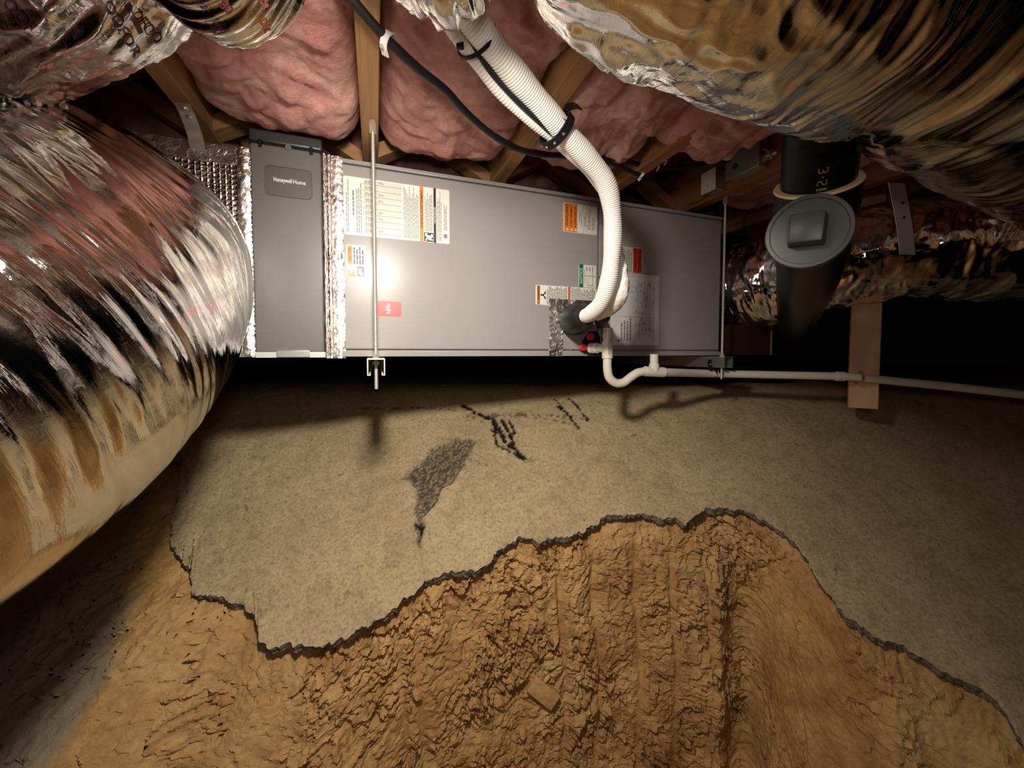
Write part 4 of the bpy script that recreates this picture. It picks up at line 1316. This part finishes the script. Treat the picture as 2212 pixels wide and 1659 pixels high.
# lumpy tape wrap at the bottom of the small pipe
tobj('tape_wrap', [(*at(1340, 560, 0.98), 0.012), (*at(1344, 600, 0.985), 0.0155), (*at(1341, 632, 0.995), 0.0195), (*at(1330, 655, 1.02), 0.019), (*at(1312, 672, 1.07), 0.017)], 'white_wrap', ls, n=120, nc=24,
     disp=lambda s, th, r: 0.0022 * fbm(np.cos(th) * 2, np.sin(th) * 2, s * 55, 3))
tobj('control_cable', [(*at(1004, 62, 0.640), 0.0062), (*at(1062, 155, 0.69), 0.0062), (*at(1130, 228, 0.74), 0.0062), (*at(1190, 284, 0.79), 0.0062), (*at(1225, 318, 0.835), 0.006), (*at(1258, 350, 0.90), 0.005), (*at(1290, 385, 0.95), 0.004)], 'black_jacket', ls, n=80, nc=12)
# black rubber sleeve into the cabinet
e0 = onv(1232, 692, VF + 0.01)
V, Fc = fixn(*tube([(*e0, 0.047), (*e0.lerp(at(1262, 684, 1.11), 0.35), 0.047), (*e0.lerp(at(1262, 684, 1.11), 0.75), 0.040), (*at(1262, 684, 1.12), 0.031), (*at(1268, 682, 1.09), 0.026)], 30, 28, True))
mobj('rubber_sleeve', V, Fc, 'black_rubber', ls, smooth=True, sharp=50)
tobj('rubber_sleeve', [(*onv(1296, 694, VF + 0.01), 0.020), (*at(1300, 690, 1.2), 0.020), (*at(1306, 684, 1.12), 0.017)], 'black_rubber', ls, n=16, nc=18)
# perforated clamp band and upper tie
def hoop(c, axis, ra, rb, side, wdt, m, name, parent, n_=36, th=0.0025):
    c, ax = Vector(c), Vector(axis).normalized()
    s_ = (Vector(side) - ax * Vector(side).dot(ax)).normalized(); q_ = ax.cross(s_)
    V = []
    for i in range(n_):
        t = 2 * math.pi * i / n_
        for dr, da in ((0, -wdt / 2), (th, -wdt / 2), (th, wdt / 2), (0, wdt / 2)):
            V.append(c + s_ * (ra + dr) * math.cos(t) + q_ * (rb + dr) * math.sin(t) + ax * da)
    Fc = [[i * 4 + k, i * 4 + (k + 1) % 4, ((i + 1) % n_) * 4 + (k + 1) % 4, ((i + 1) % n_) * 4 + k] for i in range(n_) for k in range(4)]
    V, Fc = fixn(V, Fc)
    return mobj(name, V, Fc, m, parent, smooth=True, sharp=40)
p1, p2 = at(1210, 277, 0.797), at(1184, 289, 0.80)
ax_ = at(1240, 310, 0.825) - at(1185, 250, 0.77)
hp = thing('pipe_hanger', 'black perforated plastic strap clamping the white pipes to a joist', 'hanger', p1)
hoop(p1.lerp(p2, 0.30), ax_, 0.037, 0.0275, p2 - p1, 0.019, 'black_rubber', 'clamp_band', hp)
ribbon([at(1221, 262, 0.772), at(1222, 245, 0.78), at(1228, 232, 0.80), at(1242, 228, 0.84), at(1252, 232, 0.86)], ax_, 0.018, 'black_rubber', 'strap_tail', hp)
for k in range(6):
    t = math.radians(-100 + 34 * k)
    s_ = ((p2 - p1) - ax_.normalized() * (p2 - p1).dot(ax_.normalized())).normalized(); q_ = ax_.normalized().cross(s_)
    c_ = p1.lerp(p2, 0.30)
    for sgn in (1,):
        p = c_ + s_ * 0.0398 * math.cos(t) + q_ * 0.0303 * math.sin(t)
        nrm = (p - c_).normalized()
        cobj('rivet', p - nrm * 0.001, p + nrm * 0.0012, 0.0026, 'zinc_bright', hp, 8)
p1, p2 = at(1044, 82, 0.652), at(1005, 98, 0.655)
tie = thing('cable_tie', 'black cable tie around the upper end of the white pipes', 'cable tie', p1)
hoop(p1.lerp(p2, 0.34), at(1100, 145, 0.69) - at(1035, 62, 0.64) + Vector((0.0, 0.05, 0.0)), 0.034, 0.0255, p2 - p1, 0.006, 'black_rubber', 'tie_band', tie)
p = at(994, 98, 0.645)
V, Fc = bbox_mesh([p + Vector((x, y, z)) for z in (-0.005, 0.005) for x, y in ((-0.006, -0.004), (0.006, -0.004), (0.006, 0.004), (-0.006, 0.004))], 0.0015)
mobj('tie_head', V, Fc, 'black_rubber', tie, smooth=True, sharp=40)

# =================================================================== BLACK CABLE OVERHEAD
cabP = [(*at(700, -60, 0.60), 0.0085), (*at(765, 5, 0.635), 0.0085), (*at(838, 88, 0.690), 0.0085), (*at(905, 150, 0.745), 0.0085), (*at(962, 195, 0.80), 0.0085), (*at(1010, 246, 0.86), 0.0080), (*at(1065, 292, 0.935), 0.0080), (*at(1120, 322, 1.01), 0.0080), (*at(1180, 334, 1.06), 0.0080), (*at(1260, 338, 1.12), 0.0080), (*at(1340, 345, 1.19), 0.0075), (*at(1405, 360, 1.25), 0.007), (*at(1480, 360, 1.32), 0.007), (*at(1580, 345, 1.33), 0.007)]
ca = thing('power_cable', 'thick black cable stapled across the joists', 'cable', at(962, 195, 0.80))
tobj('cable_jacket', cabP, 'black_jacket', ca, n=160, nc=14, disp=lambda s, th, r: 0.0006 * np.sin(s * 35 + np.sin(s * 11) * 3))
tobj('branch_cable', [(*at(1300, 345, 1.14), 0.006), (*at(1350, 365, 1.18), 0.006), (*at(1385, 380, 1.22), 0.006)], 'black_jacket', ca, n=20, nc=10)
def clip(px, py, Y_, label, sc=1.0, rot=0.6):
    c = at(px, py, Y_)
    t = thing('cable_clip', label, 'clip', c, 'cable clips and staples')
    d = Vector((math.sin(rot), 0, math.cos(rot)))
    q = Vector((math.cos(rot), 0, -math.sin(rot)))
    pts = [c - d * 0.017 * sc - Vector((0, -0.012, 0)), c - d * 0.014 * sc - Vector((0, 0.004, 0)), c - d * 0.006 * sc - Vector((0, 0.011, 0)), c + d * 0.006 * sc - Vector((0, 0.011, 0)), c + d * 0.014 * sc - Vector((0, 0.004, 0)), c + d * 0.017 * sc - Vector((0, -0.012, 0))]
    ribbon(pts, q, 0.013 * sc, 'ink_white', 'clip_body', t, th=0.0012)
    cobj('nail', c - d * 0.016 * sc + Vector((0, -0.012, -0.002)), c - d * 0.016 * sc + Vector((0, 0.006, 0.004)), 0.0032 * sc, 'zinc_bright', t, 8)
clip(838, 90, 0.688, 'white cable clip holding the black cable on the rod joist', 1.0, 0.5)
clip(1419, 360, 1.24, 'left small white staple on the cable near the electrical boxes', 0.5, -0.6)
clip(1435, 348, 1.245, 'right small white staple on the cable near the electrical boxes', 0.5, -0.6)
clip(1386, 380, 1.215, 'grey white staple at the end of the dim branch cable', 0.6, 0.6)

# =================================================================== CONDENSATE DRAIN
dr = thing('drain_line', 'white plastic condensate drain with trap and long pipe', 'pipe', at(1400, 805, 1.3))
Yd = 1.262
PR = 0.0142
tee0, tee1 = at(1312, 738, Yd), at(1312, 774, Yd)
cobj('tee_body', tee0, tee1, 0.0178, 'pvc_white', dr, 28)
cobj('tee_cap', at(1313, 709, Yd), at(1312, 731, Yd), 0.0160, 'pvc_white', dr, 28)
cobj('tee_neck', at(1312, 728, Yd), at(1312, 740, Yd), 0.0140, 'pvc_white', dr, 28)
side = onv(1272, 752, VF - 0.018)
cobj('side_nipple', at(1306, 752, Yd), side, 0.0135, 'pvc_white', dr, 24)
sd_ = (side - at(1306, 752, Yd)).normalized()
for k in (0.30, 0.62):
    c = at(1306, 752, Yd).lerp(side, k + 0.1)
    cobj('nipple_collar', c, c + sd_ * 0.012, 0.0175, 'pvc_white', dr, 24)
V, Fc = face_text('SCH 40', 0, 1, 0, 1, 0, 90, True)
c0 = at(1312, 766, Yd)
tp = [Vector((c0.x + (CT * v.x + ST * v.y - 0.5) * 0.006 + 0.001, c0.y - 0.0182, c0.z + v.z * 0.022)) for v in V]
mobj('lettering', tp, Fc, 'ink_grey', dr)
trapP = [(*at(1312, 772, Yd), PR), (*at(1312, 795, Yd), PR), (*at(1316, 815, Yd + 0.002), PR), (*at(1330, 827, Yd + 0.008), PR), (*at(1347, 826, Yd + 0.014), PR), (*at(1362, 815, Yd + 0.02), PR), (*at(1378, 805, Yd + 0.026), PR), (*at(1396, 802, Yd + 0.032), PR)]
tobj('trap_bend', trapP, 'pvc_white', dr, n=60, nc=22)
Yt = Yd + 0.04
cobj('vent_tee_body', at(1393, 802, Yt - 0.007), at(1434, 804, Yt + 0.012), 0.0172, 'pvc_white', dr, 28)
cobj('vent_stub', at(1413, 802, Yt), at(1413, 786, Yt), 0.0168, 'pvc_white', dr, 28)
cobj('vent_stub', at(1413, 790, Yt), at(1413, 765, Yt), 0.0138, 'pvc_white', dr, 28)
tobj('long_pipe', [(*at(1430, 804, Yt + 0.01), PR), (*at(1560, 807.5, 1.462), PR), (*at(1820, 813, 1.40), PR), (*at(1868, 817, 1.385), PR), (*at(1900, 820, 1.38), PR), (*at(2050, 835, 1.36), PR), (*at(2212, 853, 1.34), PR), (*at(2500, 884, 1.31), PR)], 'pvc_white', dr, n=80, nc=20)
cobj('pipe_coupling', at(1806, 812.5, 1.403), at(1824, 813.3, 1.399), 0.0172, 'pvc_white', dr, 24)
# plastic strap at the strut
ps = thing('pipe_strap', 'black plastic strap holding the drain pipe to the strut channel', 'strap', at(1545, 805, 1.46))
axp = at(1600, 808, 1.45) - at(1500, 806, 1.47)
hoop(at(1541, 805, 1.462), axp, 0.018, 0.018, (0, 0, 1), 0.016, 'black_rubber', 'strap_loop', ps)
for px in (1533, 1553):
    ribbon([at(px + 4, 806, 1.44), at(px, 790, 1.435), at(px, 777, 1.43)], axp, 0.012, 'black_rubber', 'strap_tail', ps)
    p = at(px + 1, 787, 1.428)
    cobj('rivet', p, p + Vector((0, -0.004, 0)), 0.003, 'zinc_bright', ps, 8)

# =================================================================== WOOD POST
pc_ = at(1866, 770, 1.46)
va = Vector((-0.62, -0.785, 0)).normalized()
vb = Vector((0.785, -0.62, 0)).normalized()
ztop, zbot = 0.30, at(1860, 880, 1.46).z
cs = []
for z_ in (zbot, JB - 0.001):
    for a_, b_ in ((-1, -1), (1, -1), (1, 1), (-1, 1)):
        sh = Vector((0.0, 0, 0))
        cs.append(Vector((pc_.x, pc_.y, z_)) + va * a_ * 0.038 + vb * b_ * 0.042)
V, Fc = bbox_mesh(cs, 0.002, 1)
post = mobj('wood_post', V, Fc, 'post_wood', None, smooth=True, sharp=40, uv=[(v.z, v.x + v.y) for v in V])
tag(post, 'short square wooden post hanging behind the drain pipe at right', 'post')
p = at(1860, 815, 1.37)
cl = thing('pipe_clamp', 'small shiny metal clamp fixing the drain pipe to the wooden post', 'clamp', p)
hoop(at(1857, 816, 1.388), at(1900, 820, 1.38) - at(1820, 813, 1.40), 0.0165, 0.0165, (0, 0, 1), 0.010, 'zinc_bright', 'clamp_band', cl)
q = at(1858, 803, 1.385)
cobj('screw', q, q + Vector((-0.004, -0.012, 0)), 0.005, 'zinc_bright', cl, 8)

# dark board under the right duct
bo = thing('plenum_box', 'dark reddish brown box end under the right back duct', 'box', U(1.45, 1.4, -0.01))
painted('dark_board', (0.035, 0.016, 0.012), 0.6)
ubox('box_side', UR + 0.012, 1.62, 1.20, 1.72, -0.008, 0.115, 'dark_board', bo, 0.002, uvlong='u')
ubox('edge_trim', 1.616, 1.622, 1.194, 1.202, -0.010, 0.117, 'old_wood', bo, 0.001, uvlong='z')

# =================================================================== ELECTRICAL BOXES ON THE REDDISH JOIST
ju = 3 * JS - 0.005 - 0.021
eb = thing('electrical_box', 'larger galvanised steel electrical box on the reddish joist', 'electrical box', U(ju - 0.03, 0.96, 0.60), 'electrical boxes on the joist')
ubox('box_shell', ju - 0.042, ju - 0.001, 0.905, 1.02, 0.590, 0.692, 'box_steel', eb, 0.004)
ubox('cover_plate', ju - 0.048, ju - 0.042, 0.900, 1.025, 0.586, 0.696, 'box_steel', eb, 0.004)
for v_, z_ in ((0.945, 0.655), (0.985, 0.622)):
    cobj('knockout', U(ju - 0.0492, v_, z_), U(ju - 0.046, v_, z_), 0.010, 'dark_plastic' if v_ > 0.96 else 'box_steel', eb, 16)
V, Fc = lathe(U(ju - 0.022, 0.905, 0.615), U(0, -1, 0), [(0, 0.014), (0.006, 0.014), (0.006, 0.010), (0.016, 0.010), (0.016, 0.013), (0.03, 0.013), (0.03, 0.008), (0.045, 0.008)], 12)
mobj('cable_connector', V, Fc, 'zinc_bright', eb, smooth=True, sharp=30)
for z_ in (0.603, 0.627):
    cobj('connector_screw', U(ju - 0.026, 0.885, z_), U(ju - 0.048, 0.882, z_), 0.003, 'zinc_bright', eb, 8)
eb2 = thing('electrical_box', 'smaller grey electrical box beside the larger one', 'electrical box', U(ju - 0.03, 1.09, 0.60), 'electrical boxes on the joist')
ubox('box_shell', ju - 0.050, ju - 0.001, 1.062, 1.118, 0.580, 0.650, 'box_steel', eb2, 0.003)
ubox('cover_plate', ju - 0.055, ju - 0.050, 1.058, 1.122, 0.577, 0.653, 'sticker_white', eb2, 0.002)
cobj('cover_screw', U(ju - 0.057, 1.09, 0.600), U(ju - 0.054, 1.09, 0.600), 0.003, 'zinc_bright', eb2, 8)
tobj('loose_wire', [(*U(ju - 0.03, 1.12, 0.60), 0.0022), (*U(ju - 0.04, 1.16, 0.575), 0.0022), (*U(ju - 0.03, 1.20, 0.58), 0.0022)], 'old_wood', eb2, n=20, nc=8)

# =================================================================== BLACK DRAIN PIPE WITH CLEANOUT
cp = thing('cleanout_pipe', 'black plastic drain pipe with grey square-headed cleanout plug', 'pipe', at(1750, 500, 0.72))
Yp = 0.74
pr = 0.0575
ptop = at(1766, 400, Yp); ptop = Vector((ptop.x, ptop.y, JT - 0.03))
ring = at(1765, 398, Yp)
rax = Vector((-0.34, -0.52, 0.78)).normalized()
bend = ring + rax * 0.11
V, Fc = fixn(*tube([(*(ring - rax * 0.02), pr), (*(ring + rax * 0.05), pr), (*bend, pr), (*(bend + rax * 0.02 + Vector((0, 0, 0.06))), pr), (bend.x + rax.x * 0.03, bend.y + rax.y * 0.03, JT - 0.03, pr)], 40, 40))
mobj('riser_pipe', V, Fc, 'abs_black', cp, smooth=True, sharp=50)
V, Fc = lathe(ring + rax * 0.001, -rax, [(0, 0.059), (0.000, 0.0665), (0.004, 0.068), (0.055, 0.068), (0.07, 0.062), (0.15, 0.060)], 40)
mobj('hub', V, Fc, 'abs_black', cp, smooth=True, sharp=35)
V, Fc = lathe(ring + rax * 0.0045, -rax, [(0, 0.0625), (0.000, 0.0670), (0.004, 0.0690), (0.005, 0.0650)], 40)
mobj('glue_ring', V, Fc, 'glue_yellow', cp, smooth=True, sharp=35, label='pale yellow ring of glue at the hub')
pc0 = at(1745, 500, 0.66)
axn = Vector((-0.66, -0.74, 0.0)).normalized()
# plug body: rim, face and raised square head
V, Fc = lathe(pc0 - axn * 0.05, axn, [(0, 0.050), (0.004, 0.0565), (0.036, 0.0575), (0.040, 0.0615), (0.050, 0.0615), (0.0525, 0.0600), (0.0525, 0.0545), (0.0505, 0.0535), (0.0510, 0.030)], 48)
mobj('plug', V, Fc, 'abs_plug', cp, smooth=True, sharp=30, label='grey round cleanout plug')
s1 = Vector((0, 0, 1)); s1 = (s1 - axn * s1.dot(axn)).normalized()
s2 = axn.cross(s1).normalized()
rotm = math.radians(-4)
sa, sb = s1 * math.cos(rotm) + s2 * math.sin(rotm), -s1 * math.sin(rotm) + s2 * math.cos(rotm)
cs = [pc0 + sa * a_ * 0.0235 * k + sb * b_ * 0.0235 * k + axn * h for h, k in ((-0.002, 1.10), (0.032, 1.0)) for a_, b_ in ((-1, -1), (1, -1), (1, 1), (-1, 1))]
V, Fc = bbox_mesh(cs, 0.003)
mobj('square_head', V, Fc, 'abs_plug', cp, smooth=True, sharp=40)
# wye body behind the plug and the pipe running away
end = at(1722, 690, 1.35)
tobj('wye_body', [(*(pc0 - axn * 0.045), 0.056), (*(pc0 - axn * 0.08), 0.058), (*at(1752, 560, 0.80), 0.060), (*at(1742, 610, 0.92), 0.059), (*at(1732, 650, 1.08), 0.058), (*end, 0.0565), (*at(1716, 712, 1.7), 0.0565)], 'abs_black', cp, n=60, nc=36)
# printed characters on the riser, laid along its axis
def riser_char(ch, along, h, wd, side=0.0):
    T_, Fc_ = text_mesh(ch, False)
    tocam = -ring
    n0 = (tocam - rax * tocam.dot(rax)).normalized()
    t0_ = rax.cross(n0)
    out = []
    for a_, b_ in T_:
        an = side - (0.5 - b_) * h / pr
        p_ = ring + rax * (along - (a_ - 0.5) * wd)
        out.append(p_ + (n0 * math.cos(an) + t0_ * -math.sin(an)) * (pr + 0.0007))
    mobj('printing', out, Fc_, 'print_yellow', cp)
SGN = -0.12
riser_char('1', 0.010, 0.015, 0.004, SGN); riser_char('S', 0.021, 0.015, 0.010, SGN); riser_char('.', 0.031, 0.004, 0.003, SGN)
riser_char('3', 0.042, 0.015, 0.010, SGN); riser_char('C', 0.090, 0.015, 0.011, SGN)

# =================================================================== printing on the upper left duct
from mathutils.bvhtree import BVHTree
def duct_print(t, word, p0, p1, hgt):
    """word printed on the jacket along the line p0 -> p1"""
    jk = [c for c in t.children if c.name.startswith('jacket')][0]
    off = LOC[t.name]
    bv = BVHTree.FromPolygons([v.co + off for v in jk.data.vertices], [p.vertices[:] for p in jk.data.polygons])
    T_, Fc = text_mesh(word, True)
    bm = bmesh.new()
    vs = [bm.verts.new((a_, b_, 0)) for a_, b_ in T_]
    for f_ in Fc:
        try: bm.faces.new([vs[i] for i in f_])
        except ValueError: pass
    bmesh.ops.triangulate(bm, faces=bm.faces)
    for _ in range(2):
        bmesh.ops.subdivide_edges(bm, edges=[e for e in bm.edges if e.calc_length() > 0.05], cuts=1)
        bmesh.ops.triangulate(bm, faces=bm.faces)
    bm.verts.index_update()
    d = Vector((p1[0] - p0[0], p1[1] - p0[1]))
    nrm = Vector((d.y, -d.x)).normalized() * hgt
    out = []
    for v in bm.verts:
        q = Vector(p0) + d * v.co.x + nrm * v.co.y
        r_ = ray(q.x, q.y)
        hit = bv.ray_cast(Vector((0, 0, 0)), r_.normalized())
        if hit[0] is None:
            bm.free(); return
        out.append(hit[0] - r_.normalized() * 0.002)
    F2 = [[v.index for v in f_.verts] for f_ in bm.faces]
    bm.free()
    mobj('printing', out, F2, 'print_maroon', t)
duct_print(d2, 'OOFOR', (222, 12), (290, 128), 22)
duct_print(d2, '-', (268, 12), (300, 75), 12)
duct_print(d2, 'OFOO', (282, 35), (338, 100), 24)
duct_print(d2, '80', (470, 12), (494, 34), 20)
duct_print(d2, 'OO', (452, 52), (462, 78), 20)
duct_print(d2, 'OR', (560, 45), (572, 74), 18)
duct_print(d2, 'OR', (560, 2), (570, 22), 14)
duct_print(d2, 'OOF', (2, 10), (60, 75), 24)
